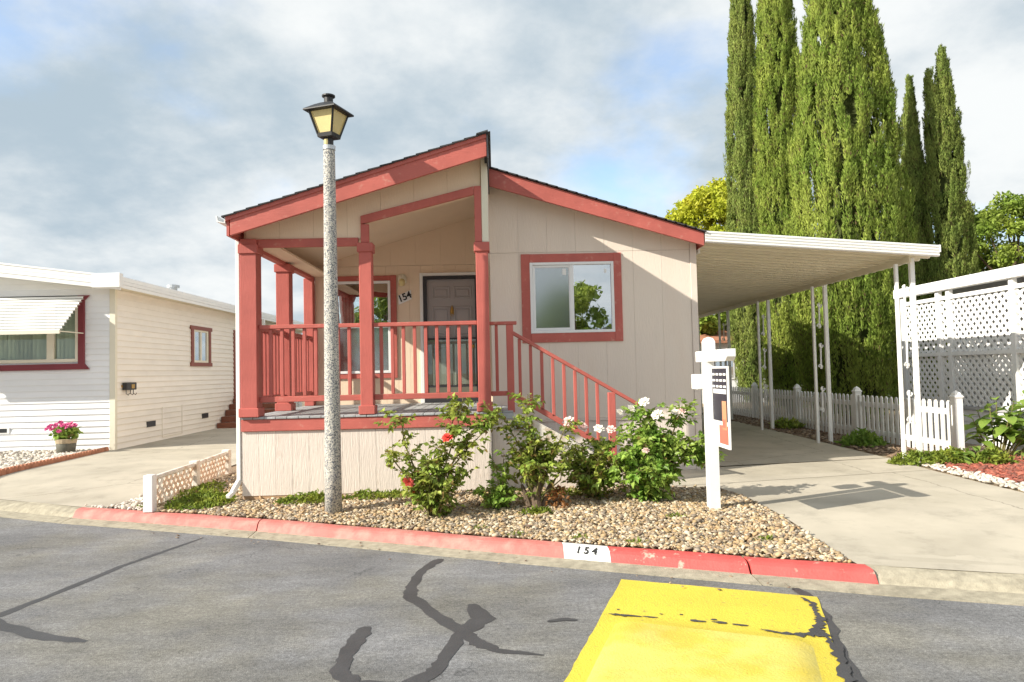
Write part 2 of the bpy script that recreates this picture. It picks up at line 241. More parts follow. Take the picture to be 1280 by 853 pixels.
# ------------------------------------------------------------------ builders
WL = {}
class B:
    def __init__(s): s.v = []; s.f = []
    def add(s, v, f):
        o = len(s.v); s.v += [tuple(p) for p in v]; s.f += [tuple(i + o for i in q) for q in f]; return s
    def box(s, x0, x1, y0, y1, z0, z1):
        return s.add([(x0, y0, z0), (x1, y0, z0), (x1, y1, z0), (x0, y1, z0), (x0, y0, z1), (x1, y0, z1), (x1, y1, z1), (x0, y1, z1)],
                     [(0, 3, 2, 1), (4, 5, 6, 7), (0, 1, 5, 4), (1, 2, 6, 5), (2, 3, 7, 6), (3, 0, 4, 7)])
    def beam(s, p, q, w_, h_, up=(0, 0, 1)):          # bar p-q, w_ across, h_ along up
        p = Vector(p); q = Vector(q); d = (q - p).normalized(); u = Vector(up)
        if abs(d.dot(u)) > .999: u = Vector((0, 1, 0))
        a = d.cross(u).normalized() * w_ / 2; b = a.cross(d).normalized() * h_ / 2
        vs = [c + i * a + j * b for c in (p, q) for i, j in ((-1, -1), (1, -1), (1, 1), (-1, 1))]
        return s.add(vs, [(0, 1, 2, 3), (7, 6, 5, 4), (0, 4, 5, 1), (1, 5, 6, 2), (2, 6, 7, 3), (3, 7, 4, 0)])
    def prism(s, poly, vec):                          # polygon pushed along vec
        n = len(poly); v2 = Vector(vec); P = [Vector(p) for p in poly]
        return s.add(P + [p + v2 for p in P], [tuple(range(n))[::-1], tuple(range(n, 2 * n))] + [(i, (i + 1) % n, (i + 1) % n + n, i + n) for i in range(n)])
    def tube(s, pts, r, n=6):
        P = [Vector(p) for p in pts]; rs = r if isinstance(r, (list, tuple)) else [r] * len(P)
        vs = []; fs = []
        for i, p in enumerate(P):
            d = (P[min(i + 1, len(P) - 1)] - P[max(i - 1, 0)]).normalized()
            u = Vector((0, 0, 1)) if abs(d.z) < .9 else Vector((1, 0, 0))
            a = d.cross(u).normalized(); b = a.cross(d)
            vs += [p + rs[i] * (math.cos(t) * a + math.sin(t) * b) for t in (2 * math.pi * k / n for k in range(n))]
        for i in range(len(P) - 1):
            for k in range(n): fs.append((i * n + k, i * n + (k + 1) % n, (i + 1) * n + (k + 1) % n, (i + 1) * n + k))
        fs += [tuple(range(n))[::-1], tuple((len(P) - 1) * n + k for k in range(n))]
        return s.add(vs, fs)
    def lathe(s, c, prof, n=20, rot=0):
        c = Vector(c); vs = []; fs = []
        for r, z in prof: vs += [c + Vector((r * math.cos(2 * math.pi * k / n + rot), r * math.sin(2 * math.pi * k / n + rot), z)) for k in range(n)]
        for i in range(len(prof) - 1):
            for k in range(n): fs.append((i * n + k, i * n + (k + 1) % n, (i + 1) * n + (k + 1) % n, (i + 1) * n + k))
        fs += [tuple(range(n))[::-1], tuple((len(prof) - 1) * n + k for k in range(n))]
        return s.add(vs, fs)
def tag(o, label=None, cat=None, group=None, kind=None):
    if label: o['label'] = label
    if cat: o['category'] = cat
    if group: o['group'] = group
    if kind: o['kind'] = kind
    return o
def thing(name, label, cat, loc, group=None):
    o = bpy.data.objects.new(name, None); o.empty_display_size = .2; COL.objects.link(o); o.location = loc; WL[o] = Vector(loc)
    return tag(o, label, cat, group)
def root_struct(name, loc=(0, 0, 0)):
    o = bpy.data.objects.new(name, None); COL.objects.link(o); o.location = loc; WL[o] = Vector(loc); o['kind'] = 'structure'; return o
def link(name, me, c, parent):
    o = bpy.data.objects.new(name, me); COL.objects.link(o); WL[o] = Vector(c)
    if parent is not None: o.parent = parent; o.location = Vector(c) - WL[parent]
    else: o.location = c
    return o
def part(name, b, m, parent=None, label=None, bev=0.0, smooth=False, kind=None, origin=None):
    if isinstance(b, B): v = np.array(b.v, float); f = b.f
    else: v, f = b; v = np.asarray(v, float)
    c = (v.min(0) + v.max(0)) / 2 if origin is None else np.array(origin, float)
    me = bpy.data.meshes.new(name)
    if isinstance(f, np.ndarray):
        n, k = f.shape; me.vertices.add(len(v)); me.vertices.foreach_set('co', (v - c).astype(np.float32).ravel())
        me.loops.add(n * k); me.loops.foreach_set('vertex_index', f.astype(np.int32).ravel())
        me.polygons.add(n); me.polygons.foreach_set('loop_start', np.arange(0, n * k, k, dtype=np.int32)); me.update(calc_edges=True)
    else: me.from_pydata((v - c).tolist(), [], f); me.update()
    if smooth: me.polygons.foreach_set('use_smooth', [True] * len(me.polygons))
    me.materials.append(m)
    o = link(name, me, c, parent)
    if bev:
        mo = o.modifiers.new('bevel', 'BEVEL'); mo.width = bev; mo.segments = 1; mo.limit_method = 'ANGLE'
    return tag(o, label, kind=kind)
def again(o, delta, parent, rot=None):               # another piece with the same mesh
    c = o.copy(); COL.objects.link(c); p = WL[o] + Vector(delta); WL[c] = p; c.parent = parent
    c.location = p - WL[parent] if parent is not None else p
    if rot: c.rotation_euler = rot
    return c
def copy_tree(o, delta, parent=None):
    c = o.copy(); COL.objects.link(c); WL[c] = WL[o] + Vector(delta)
    c.parent = parent
    if parent is None: c.location = WL[c]
    for ch in list(o.children): copy_tree(ch, delta, c)
    return c
def text(name, s, size, mt, parent, loc, rot, depth=0.004, bold=0.0):
    cu = bpy.data.curves.new(name, 'FONT'); cu.body = s; cu.size = size; cu.extrude = depth; cu.align_x = 'CENTER'; cu.align_y = 'CENTER'; cu.offset = bold
    t = bpy.data.objects.new(name, cu); COL.objects.link(t); bpy.context.view_layer.update()
    me = bpy.data.meshes.new_from_object(t.evaluated_get(bpy.context.evaluated_depsgraph_get())); bpy.data.objects.remove(t)
    me.materials.clear(); me.materials.append(mt)
    o = link(name, me, loc, parent); o.rotation_euler = rot; return o

# cladding of planks on the plane y = const (axis 'x') or x = const (axis 'y'); up-running planks
def planks(parent, m, u0, u1, zb, zt, plane, outd, openings=(), pitch=0.2, axis='x', cuts=(), name='siding_plank', gap=0.0022, th=0.018):
    n = max(1, round((u1 - u0) / pitch)); p = (u1 - u0) / n
    for i in range(n):
        a = u0 + i * p + gap / 2; b = u0 + (i + 1) * p - gap / 2
        ks = sorted({a, b, *[q for o in openings for q in o[:2] if a < q < b], *[q for q in cuts if a < q < b]})
        bb = B(); polys = []
        for k0, k1 in zip(ks, ks[1:]):
            e = 1e-6; iv = [((zb(k0 + e), zb(k1 - e)), (zt(k0 + e), zt(k1 - e)))]
            mid = (k0 + k1) / 2
            for o in openings:
                if o[0] < mid < o[1]:
                    nv = []
                    for lo, hi in iv:
                        if o[2] <= lo[0] and o[2] <= lo[1] and o[3] >= hi[0]: continue
                        if o[2] > lo[0]: nv.append((lo, (min(o[2], hi[0]), min(o[2], hi[1]))))
                        if o[3] < hi[0] or o[3] < hi[1]: nv.append(((max(o[3], lo[0]), max(o[3], lo[1])), hi))
                    iv = nv
            for lo, hi in iv:
                if hi[0] - lo[0] < .004 and hi[1] - lo[1] < .004: continue
                if axis == 'x': poly = [(k0, plane, lo[0]), (k1, plane, lo[1]), (k1, plane, hi[1]), (k0, plane, hi[0])]; vec = (0, outd * th, 0)
                else: poly = [(plane, k0, lo[0]), (plane, k1, lo[1]), (plane, k1, hi[1]), (plane, k0, hi[0])]; vec = (outd * th, 0, 0)
                polys.append((poly, vec))
        if len(polys) > len(ks) - 1 or len(polys) > 1 and openings:
            for q in polys: part(name, B().prism(*q), m, parent)
        elif polys:
            for q in polys: bb.prism(*q)
            part(name, bb, m, parent)
def const(z): return lambda x: z

# lap siding: level boards, each tipped out at its lower edge
def laps(parent, m, u0, u1, z0, z1, plane, outd, openings=(), pitch=0.128, axis='x', name='siding_board', zt=None):
    n = round((z1 - z0) / pitch); p = (z1 - z0) / n
    for i in range(n):
        a = z0 + i * p; b = a + p
        segs = [(u0, u1)]
        for o in openings:
            if o[2] < b - .03 and o[3] > a + .03:
                ns = []
                for s in segs:
                    if o[1] <= s[0] or o[0] >= s[1]: ns.append(s); continue
                    if s[0] < o[0]: ns.append((s[0], o[0]))
                    if s[1] > o[1]: ns.append((o[1], s[1]))
                segs = ns
        for s0, s1 in segs:
            prof = [(0.0, a), (.024, a), (.026, a + .012), (.006, b), (0.0, b)]
            if axis == 'x': poly = [(s0, plane + outd * d, z) for d, z in prof]; vec = (s1 - s0, 0, 0)
            else: poly = [(plane + outd * d, s0, z) for d, z in prof]; vec = (0, s1 - s0, 0)
            part(name, B().prism(poly, vec), m, parent)

# ------------------------------------------------------------------ ground
KB = [(-60, 36.0), (-12, 12.3), (-6.65, 9.80), (-5.11, 9.04), (-4.44, 8.77), (-2.573, 8.0), (-0.343, 6.96), (0.111, 6.74), (1.989, 5.90), (2.80, 5.55), (3.825, 5.18), (6, 4.6), (12, 3.2), (60, -7)]
KX = [p[0] for p in KB]; KY = [p[1] for p in KB]
def ky(x): return float(np.interp(x, KX, KY))
def hgt(x, y):
    d = (y - ky(x)) * .91
    t = min(max(d / 1.7, 0), 1); t = t * t * (3 - 2 * t)
    z = .045 + .075 * t
    if y > 12: z += min((y - 12) * .004, .03)
    if x > 3: z += min((x - 3) * .008, .03) * t
    return z
def sheet(name, xs, ya, yb, rows, m, lift=0.0, parent=None, kind='structure', hf=hgt):
    v = []; f = []; nx = len(xs)
    for j in range(rows + 1):
        for x in xs:
            t = j / rows; y = ya(x) * (1 - t) + yb(x) * t; v.append((x, y, hf(x, y) + lift))
    for j in range(rows):
        for i in range(nx - 1): f.append((j * nx + i, j * nx + i + 1, (j + 1) * nx + i + 1, (j + 1) * nx + i))
    return part(name, (v, f), m, parent, kind=kind, smooth=True)
def ribbon(name, La, Lb, rows, m, lift=0.0, sub=6, parent=None, kind='structure', hf=hgt):   # strip between two lines of equal point count
    def dens(Lp): return [tuple(np.array(a) * (1 - k / sub) + np.array(b) * k / sub) for a, b in zip(Lp, Lp[1:]) for k in range(sub)] + [Lp[-1]]
    A = dens(La); Bq = dens(Lb); v = []; f = []; n = len(A)
    for j in range(rows + 1):
        t = j / rows
        for a, b in zip(A, Bq):
            x = a[0] * (1 - t) + b[0] * t; y = a[1] * (1 - t) + b[1] * t; v.append((x, y, hf(x, y) + lift))
    for j in range(rows):
        for i in range(n - 1): f.append((j * n + i, j * n + i + 1, (j + 1) * n + i + 1, (j + 1) * n + i))
    return part(name, (v, f), m, parent, kind=kind, smooth=True)

part('ground', ([(-900, -900, -.2), (900, -900, -.2), (900, 900, -.2), (-900, 900, -.2)], [(0, 1, 2, 3)]), DIRT, kind='structure')
XS = sorted(set(KX) | set(np.arange(-14, 12, .4).round(3)))
GUT = .46
part('street', ([(x, y, -.062) for x in XS for y in (ky(x) - GUT + .05, ky(x) - 9.0)], [(2 * i, 2 * i + 1, 2 * i + 3, 2 * i + 2) for i in range(len(XS) - 1)]), ASPH, kind='structure', origin=(0, 0, -.062))
sheet('opposite_verge', XS, lambda x: ky(x) - 9.0, lambda x: ky(x) - 60, 2, CONC, -.0, hf=lambda x, y: -.05)
sheet('yard', XS, lambda x: ky(x) - .03, lambda x: ky(x) + 6 if ky(x) < 40 else ky(x) + 6, 14, DIRT, -.012)
sheet('back_yard', XS, lambda x: ky(x) + 6, lambda x: ky(x) + 90, 10, DIRT, -.012)

# kerb: swept rolled profile, in segments
kerb = root_struct('kerb')
def sweep(name, x0, x1, prof, m, step=.25, label=None, lift=0):
    n = max(2, int((x1 - x0) / step) + 1); xs = np.linspace(x0, x1, n); v = []; f = []; k = len(prof)
    for x in xs:
        for d, z in prof: v.append((x, ky(x) - d, z + lift + .0035 * math.sin(x * 5.1) * (z > 0)))
    for i in range(n - 1):
        for j in range(k - 1): f.append((i * k + j, (i + 1) * k + j, (i + 1) * k + j + 1, i * k + j + 1))
    f += [tuple(range(k))[::-1], tuple((n - 1) * k + j for j in range(k))]
    return part(name, (v, f), m, kerb, label=label)
RP = [(0, -.12), (0, .05), (.085, .049), (.12, .042), (.15, .025), (.195, -.035), (.205, -.045), (.205, -.12)]
GP = [(.200, -.12), (.200, -.043), (.435, -.057), (.435, -.12)]
AP = [(-.02, -.12), (-.02, .048), (.06, .035), (.14, .0), (.19, -.043), (.205, -.046), (.205, -.12)]
for a, b, m, lb in ((-5.13, -2.60, KERBR, None), (-2.585, .555, KERBR, None), (.94, 1.965, KERBR2, 'bright red kerb length with chipped paint'), (1.985, 2.80, KERBR2, 'bright red kerb end beside the driveway')):
    sweep('kerb_segment', a, b, RP, m, label=lb)
wp = sweep('painted_number_block', .557, .938, RP, WHITE, label='white painted kerb length with black house number')
for i, ch in enumerate('154'):
    x = .682 + i * .066; ang = math.atan2(ky(.8) - ky(.7), .1)
    text('kerb_numeral', ch, .098, INK, kerb, (x, ky(x) - .150, .0275), (R(38), 0, ang), .002, .0022)
for a, b in ((-12, -7.6), (-7.59, -5.14), (2.805, 5.4), (5.41, 12)): sweep('apron_kerb', a, b, AP, KERBC)
for a, b in ((-12, -7.6), (-7.59, -5.14), (-5.13, -2.6), (-2.59, 1.97), (1.98, 5.4), (5.41, 12)): sweep('gutter_pan', a, b, GP, KERBC, lift=.002)

# driveways
drive = root_struct('driveway')
dl = [(2.09, 8.97), (2.69, 8.75), (2.79, 8.07), (2.78, 7.39), (2.78, 6.8), (2.765, 6.1), (2.76, 5.58)]
dr = [(5.80, 9.60), (5.77, 9.0), (5.74, 8.53), (5.73, 7.8), (5.8, 6.9), (6.0, 6.0), (6.2, 4.58)]
sheet('drive_edge_slab', list(np.linspace(2.78, 6.2, 15)), lambda x: ky(x) + .0, lambda x: ky(x) + .5, 2, CONC, .0035, drive, None)
ribbon('drive_slab', dl, dr, 8, CONC, .004, parent=drive)
ribbon('drive_slab', [(2.09, 10.4), (2.09, 8.985)], [(5.94, 10.9), (5.80, 9.615)], 8, CONC, .0045, parent=drive)
ribbon('drive_slab', [(2.97, 16.5), (2.97, 10.62)], [(6.12, 16.0), (5.93, 10.93)], 6, CONC, .0045, parent=drive)
ribbon('drive_slab', [(2.97, 24), (2.97, 16.51)], [(6.3, 24), (6.125, 16.01)], 6, CONC, .0045, parent=drive)
sdrive = root_struct('side_driveway')
ribbon('drive_slab', [(-7.75, 10.38), (-7.95, 11.8), (-8.0, 13.4), (-8.08, 15.3)], [(-4.75, 8.86), (-4.5, 10.2), (-4.45, 12.6), (-4.4, 15.0)], 8, CONC, .004, parent=sdrive)
ribbon('drive_slab', [(-8.08, 15.32), (-8.05, 19), (-8.05, 27)], [(-4.4, 15.02), (-4.2, 19), (-4.2, 27)], 6, CONC, .004, parent=sdrive)

# road markings and crack sealant (thin sheets)
def strip_sheet(name, pts, ws, m, z, parent=None, jitter=.25, seed=1, label=None):
    rr = random.Random(seed); P = []
    for a, b, wa, wb in zip(pts, pts[1:], ws, ws[1:]):
        for k in range(6): t = k / 6; P.append((a[0] + (b[0] - a[0]) * t, a[1] + (b[1] - a[1]) * t, wa + (wb - wa) * t))
    P.append((*pts[-1], ws[-1])); v = []; f = []
    for i, (x, y, wd) in enumerate(P):
        q = P[min(i + 1, len(P) - 1)]; p = P[max(i - 1, 0)]; d = Vector((q[0] - p[0], q[1] - p[1], 0)).normalized(); nrm = Vector((-d.y, d.x, 0))
        for s in (1, -1):
            o = nrm * s * wd * (1 + rr.uniform(-jitter, jitter)) * (.45 if i in (0, len(P) - 1) else .85 if i in (1, len(P) - 2) else 1); v.append((x + o.x, y + o.y, z))
    for i in range(len(P) - 1): f.append((2 * i, 2 * i + 2, 2 * i + 3, 2 * i + 1))
    return part(name, (v, f), m, parent, label=label, kind='structure' if parent is None else None)
seal = root_struct('crack_sealing')
SZ = -.0595
for i, (pts, ws) in enumerate([
    ([(-4.2, 4.3), (-3.62, 5.15), (-3.504, 5.724), (-3.384, 6.558), (-3.09, 7.65)], [.03, .05, .035, .035, .022]),
    ([(-3.7, 5.3), (-3.447, 5.1), (-2.994, 4.83), (-2.65, 4.725)], [.035, .05, .05, .03]),
    ([(-.527, 6.52), (-.66, 6.17), (-.70, 5.75), (-.675, 5.454), (-.45, 5.026), (-.262, 4.68)], [.05, .04, .045, .05, .05, .06]),
    ([(-.215, 5.24), (-.12, 4.93), (-.262, 4.68)], [.05, .075, .07]),
    ([(-.24, 4.68), (-.15, 4.5), (-.038, 4.366), (.242, 4.271)], [.05, .055, .035, .015]),
    ([(-.262, 4.7), (-.33, 4.3), (-.38, 4.07), (-.55, 3.87), (-.9, 3.6)], [.05, .045, .05, .07, .03]),
    ([(-.885, 4.84), (-.915, 4.6), (-.925, 4.341), (-.91, 4.1), (-.80, 3.97)], [.05, .06, .045, .055, .06]),
    ([(-.8, 3.97), (-.6, 3.93), (-.5, 3.9)], [.045, .035, .03]),
    ([(1.0, 4.85), (.82, 4.83)], [.02, .03]),
    ([(2.18, 5.42), (2.2, 5.2), (2.09, 4.7), (1.92, 4.2), (1.80, 3.7), (1.72, 3.4)], [.03, .045, .06, .065, .07, .07]),
    ([(.30, 4.83), (.43, 4.86), (.50, 4.84)], [.02, .032, .015])]):
    strip_sheet('sealed_crack', pts, ws, SEAL, SZ + .00025 * i - .001, seal, seed=i + 3)
# speed hump
hv = []; hf_ = []; A0 = Vector((.949, 5.72)); A1 = Vector((2.253, 5.153)); da = Vector((-.98, -2.87)); nI, nJ = 24, 36
rh = random.Random(3)
for j in range(nJ + 1):
    t = j / nJ
    for i in range(nI + 1):
        s = i / nI; p = A0.lerp(A1, s) + da * t
        if i in (0, nI): p.x += rh.uniform(-.004, .004)
        if j == 0: p.y += rh.uniform(-.003, .003)
        e = min(max((t * 3.03 - .86 + .02 * math.sin(s * 9)) / .12, 0), 1) * min(max((s - .07) / .07, 0), 1) * min(max((.93 - s) / .07, 0), 1)
        hv.append((p.x, p.y, -.0555 + .030 * e * e * (3 - 2 * e) + (.02 * math.sin(min(max((t - .3) / .6, 0), 1) * math.pi) if t > .3 else 0) * min(1, min(s, 1 - s) * 6)))
for j in range(nJ):
    for i in range(nI): hf_.append((j * (nI + 1) + i, j * (nI + 1) + i + 1, (j + 1) * (nI + 1) + i + 1, (j + 1) * (nI + 1) + i))
hump = root_struct('speed_hump')
hin = [q for k, q in enumerate(hf_) if k // nI > 11 and 2 <= k % nI <= 21]; hset = set(hin)
part('yellow_hump_paint', (hv, [q for q in hf_ if q not in hset]), YELLOW, hump, smooth=True)
YELLOW2 = mat('worn_yellow_paint', (0.66, 0.555, 0.13), 0.5, 0.10, 2.5, bump=0.4, bs=60, col2=(0.62, 0.49, 0.07), c2=(0.45, 0.62), c2s=3); stain(YELLOW2, 4, .58, .78, 0)
us_ = sorted({i for q in hin for i in q}); ri = {i: k for k, i in enumerate(us_)}
part('worn_hump_paint', ([hv[i] for i in us_], [tuple(ri[i] for i in q) for q in hin]), YELLOW2, hump, label='paler worn yellow paint on top of the hump', smooth=True)
def blot(cx, cy, rx, ry, z, seed, rot=0.):
    rr = random.Random(seed); n = 14; c, s = math.cos(rot), math.sin(rot); v = []
    for k in range(n):
        a = 2 * math.pi * k / n; q = rr.uniform(.6, 1.2); x = rx * q * math.cos(a); y = ry * q * math.sin(a); v.append((cx + x * c - y * s, cy + x * s + y * c, z))
    return B().prism(v, (0, 0, .003))
for i, (x, y, rx, ry) in enumerate([(.86, 4.87, .07, .012), (.985, 4.83, .05, .009), (1.27, 4.73, .05, .018), (1.41, 4.69, .05, .018), (1.53, 4.63, .055, .014), (1.385, 4.745, .02, .01), (1.2, 4.86, .012, .007), (.80, 5.0, .012, .008), (1.07, 4.88, .012, .006)]):
    part('asphalt_patch', blot(x, y, rx, ry, -.0515, i, R(-22)), SEAL, hump)
def jag(pts, ws, seed):                                 # ragged worn strip
    strip_sheet('asphalt_patch', pts, ws, SEAL, -.0500 + seed * .0003, hump, .75, seed)
jag([(2.13, 5.14), (2.15, 5.0), (2.10, 4.85), (2.07, 4.72), (2.02, 4.60), (1.95, 4.5), (1.97, 4.40)], [.012, .02, .016, .03, .02, .045, .02], 1)
jag([(1.62, 4.55), (1.72, 4.47), (1.82, 4.44), (1.92, 4.44), (2.0, 4.41)], [.008, .014, .035, .03, .012], 2)
jag([(1.97, 4.42), (1.93, 4.2), (1.87, 4.0), (1.80, 3.8), (1.73, 3.6)], [.01, .03, .022, .03, .02], 3)
jag([(.72, 4.92), (.80, 4.88), (.88, 4.86)], [.01, .016, .006], 4)

# ------------------------------------------------------------------ the house
H = thing('mobile_home', 'beige mobile home with salmon red trim, gabled front porch and number 154', 'house', (0, 9, .12))
def fl_top(x): return 3.53 + .306 * (x + 3.13)          # left roof slope (fascia top)
def fr_top(x): return 4.50 - .319 * (x + .05)           # right roof slope
XL, XR, XM = -3.15, 2.945, -.06
LEN = 23.0
# hidden solid body of the walls behind the cladding
bb = B(); bb.box(XL + .02, XM - .02, 12.03, LEN, .1, 3.45); part('wall', bb, BEIGE, H)
bb = B(); bb.box(XM, XR - .02, 10.424, 10.47, .1, 2.02); bb.box(XM, .40, 10.424, 10.47, 2.02, 3.28); bb.box(1.84, XR - .02, 10.424, 10.47, 2.02, 3.28); bb.box(XM, XR - .02, 10.424, 10.47, 3.28, 3.45)
bb.prism([(XM, 10.424, 3.45), (XR - .02, 10.424, 3.45), (XR - .02, 10.424, fr_top(XR) - .04), (XM, 10.424, fr_top(XM) - .04)], (0, .046, 0)); part('wall', bb, BEIGE, H)
bb = B(); bb.box(XR - .03, XR, 10.42, LEN, .12, 3.5); bb.box(XM, XM + .03, 10.47, 12.0, 1.1, 4.3); part('wall', bb, BEIGE, H)
part('wall', B().box(XM, XR - .03, 10.9, 10.95, .2, 3.4), DARKIN, H)  # dark sheet in place of the unlit room behind the window
# right front wall
planks(H, SIDING, XM, 2.86, const(.90), const(3.313), 10.42, -1, [(.42, 1.825, 2.03, 3.265)], .4)
planks(H, SIDING, XM, 2.86, const(3.317), lambda x: fr_top(x) - .05, 10.42, -1, (), .4)
planks(H, SIDING_S, XM, 2.86, const(.13), const(.855), 10.42, -1, (), .2, name='skirting_plank')
part('belt_board', B().box(XM, 2.95, 10.385, 10.42, .858, .897), BEIGE, H, bev=.004)
part('corner_board', B().box(2.862, 2.955, 10.388, 10.42, .12, .857).box(2.862, 2.955, 10.388, 10.42, .899, 3.5), BEIGE, H, bev=.004)
part('foundation_board', B().box(XM, 2.93, 10.395, 10.43, .06, .128), BEIGE, H)
# porch back wall
planks(H, PORCH, -2.98, XM, const(1.1), const(3.397), 12.02, -1, [(-2.72, -1.655, 1.6, 3.16), (-1.21, -.285, 1.12, 3.22)], .2)
planks(H, PORCH, -2.98, XM, const(3.402), lambda x: fl_top(x) - .155, 12.02, -1, (), .4)
# left gable over the porch
def gb(x): return 3.30 if x < -1.6 else 3.50 + .247 * (x + 1.6)
planks(H, PORCH, XL + .06, -.15, gb, lambda x: fl_top(x) - .06, 9.02, -1, (), .4, cuts=(-1.6,))
bb = B()
for a, b in ((XL + .03, -1.6), (-1.6, -.1)):
    e = 1e-4; bb.prism([(a, 9.022, gb(a + e)), (b, 9.022, gb(b - e)), (b, 9.022, fl_top(b) - .06), (a, 9.022, fl_top(a) - .06)], (0, .1, 0))
part('gable_backing', bb, CEIL, H)
part('porch_ceiling', B().prism([(XL + .05, 9.12, fl_top(XL) - .15), (XM, 9.12, fl_top(XM) - .2), (XM, 9.12, fl_top(XM) - .17), (XL + .05, 9.12, fl_top(XL) - .12)], (0, 2.9, 0)), CEIL, H)
part('side_soffit', B().box(XL + .13, XL + .42, 9.12, 12.0, 3.235, 3.26), CEIL, H)
part('porch_side_wall', B().box(XM - .02, XM + .0, 9.12, 12.0, 3.2, fl_top(XM) - .21), SIDING, H)
# left skirting
planks(H, SIDING_S, XL, -.075, const(.14), const(.925), 9.0, -1, (), .205, name='skirting_plank')
part('skirting_backing', B().box(XL, -.08, 9.002, 9.05, .1, .93).box(XL, XL + .04, 9.05, 12.0, .1, .93), BEIGE, H)
part('foundation_board', B().box(XL + .01, -.085, 8.99, 9.0, .05, .138), mat('raw_wood', (.42, .27, .16), .8, .2, 5), H)
part('rim_board', B().box(XL, -.07, 8.955, 8.999, .928, 1.075), REDH, H, bev=.005)
for i in range(24):
    x = XL + .01 + i * .1395
    if x + .132 > .22: break
    part('deck_board', B().box(x, x + .133, 8.94 if x < -.12 else 9.08, 11.995, 1.077, 1.105), DECKM, H, bev=.004)
part('deck_frame', B().box(XL + .05, .17, 9.14, 11.98, .95, 1.075), DARKM, H)
# posts
def post(x, y, w_, zt=3.31, capz=3.19):
    p = part('porch_post', B().box(x - w_ / 2, x + w_ / 2, y - w_ / 2, y + w_ / 2, 1.106, zt), RED, H, bev=.006)
    part('base_block', B().box(x - w_ / 2 - .022, x + w_ / 2 + .022, y - w_ / 2 - .022, y + w_ / 2 + .022, 1.107, 1.215), RED, p, bev=.006)
    part('post_cap', B().box(x - w_ / 2 - .02, x + w_ / 2 + .02, y - w_ / 2 - .02, y + w_ / 2 + .02, capz - .065, capz + .05), RED, p, bev=.006)
post(-3.04, 9.02, .20); post(-1.605, 9.03, .155, 3.20); post(-.15, 9.03, .155, 3.21, 3.17); post(-3.04, 10.45, .19, 3.2, 3.16)
part('porch_post', B().box(-3.14, -2.99, 11.86, 11.995, 1.106, 3.2), RED, H, bev=.006)
part('porch_beam', B().box(-2.94, -1.69, 8.965, 9.015, 3.205, 3.31), REDH, H, bev=.004)
part('porch_beam', B().box(-3.09, -2.99, 9.125, 11.99, 3.19, 3.285), RED, H, bev=.004)
part('arch_trim', B().box(-1.655, -1.555, 8.96, 9.013, 3.245, 3.475), RED, H, bev=.004)
part('arch_trim', B().prism([(-1.655, 8.957, 3.476), (-.235, 8.957, 3.476 + 1.42 * .247), (-.235, 8.957, 3.58 + 1.42 * .247), (-1.655, 8.957, 3.58)], (0, .053, 0)), REDH, H, bev=.004)
part('arch_trim', B().box(-.232, -.145, 8.96, 9.013, 3.225, 3.933), RED, H, bev=.004)
part('corner_board', B().box(-.142, -.062, 8.962, 9.02, 3.225, fl_top(-.1) - .06), CREAM, H, bev=.004)
# railings
def railing(p0, p1, z0, z1, n, first, step, along):
    rl = part('railing_top', B().beam((*p0, 2.215), (*p1, 2.215), .09, .05), REDH, H, bev=.006)
    part('railing_bottom', B().beam((*p0, 1.315), (*p1, 1.315), .05, .07), REDH, H, bev=.005)
    x, y = (first, p0[1]) if along == 'x' else (p0[0], first)
    b0 = part('baluster', B().box(x - .02, x + .02, y - .02, y + .02, 1.352, 2.188), RED, H, bev=.004)
    for k in range(1, n): again(b0, (k * step, 0, 0) if along == 'x' else (0, k * step, 0), H)
railing((-2.935, 9.03), (-1.685, 9.03), 0, 0, 8, -2.80, .139, 'x')
railing((-1.525, 9.03), (-.23, 9.03), 0, 0, 9, -1.43, .139, 'x')
railing((-3.04, 9.125), (-3.04, 10.35), 0, 0, 8, 9.25, .142, 'y')
railing((-3.04, 10.55), (-3.04, 11.85), 0, 0, 8, 10.69, .142, 'y')
# landing + steps
ST = part('porch_steps', B().box(.16, .20, 9.12, 10.36, .3, 1.076), DECKM, H)
for i in range(5):
    z = 1.105 - (i + 1) * .163; x = .20 + i * .285
    part('tread', B().box(x - .015, x + .285, 9.10, 10.37, z - .035, z), DECKM, ST, bev=.004); part('riser', B().box(x + .25, x + .268, 9.12, 10.37, z - .16, z - .037), DECKM, ST)
part('stringer', B().prism([(.20, 9.088, 1.06), (.32, 9.088, 1.06), (1.75, 9.088, .245), (1.75, 9.088, .10), (1.66, 9.088, .10), (.20, 9.088, .92)], (0, .03, 0)), WEATH, ST)
planks(H, SIDING_S, -.072, .205, const(.12), const(1.0), 9.11, -1, (), .14, name='skirting_plank')
planks(H, SIDING_S, .205, 1.55, const(.12), lambda x: .90 - .57 * (x - .205), 9.125, -1, (), .2, name='skirting_plank')
part('landing_edge', B().box(-.07, .205, 9.072, 9.115, 1.002, 1.075), DECKM, H, bev=.003)
part('landing_edge', B().box(.207, .34, 9.075, 9.095, .86, 1.0), DECKM, H)
HR = part('stair_handrail', B().beam((.20, 9.15, 2.095), (1.80, 9.15, 1.135), .095, .045), REDH, H, bev=.006)
part('stair_rail_lower', B().beam((.24, 9.15, 1.285), (1.42, 9.15, .575), .04, .07), REDH, H, bev=.005)
part('railing_top', B().box(-.072, .27, 9.105, 9.195, 2.19, 2.232), REDH, H, bev=.005)
part('railing_bottom', B().box(-.072, .135, 9.13, 9.17, 1.29, 1.35), REDH, H, bev=.005)
part('newel_post', B().box(.135, .225, 9.105, 9.195, 1.08, 2.188), RED, H, bev=.005)
part('newel_post', B().box(1.41, 1.50, 9.105, 9.195, .20, 1.30), RED, H, bev=.005)
part('baluster', B().box(-.01, .03, 9.13, 9.17, 1.352, 2.188), RED, H, bev=.004)
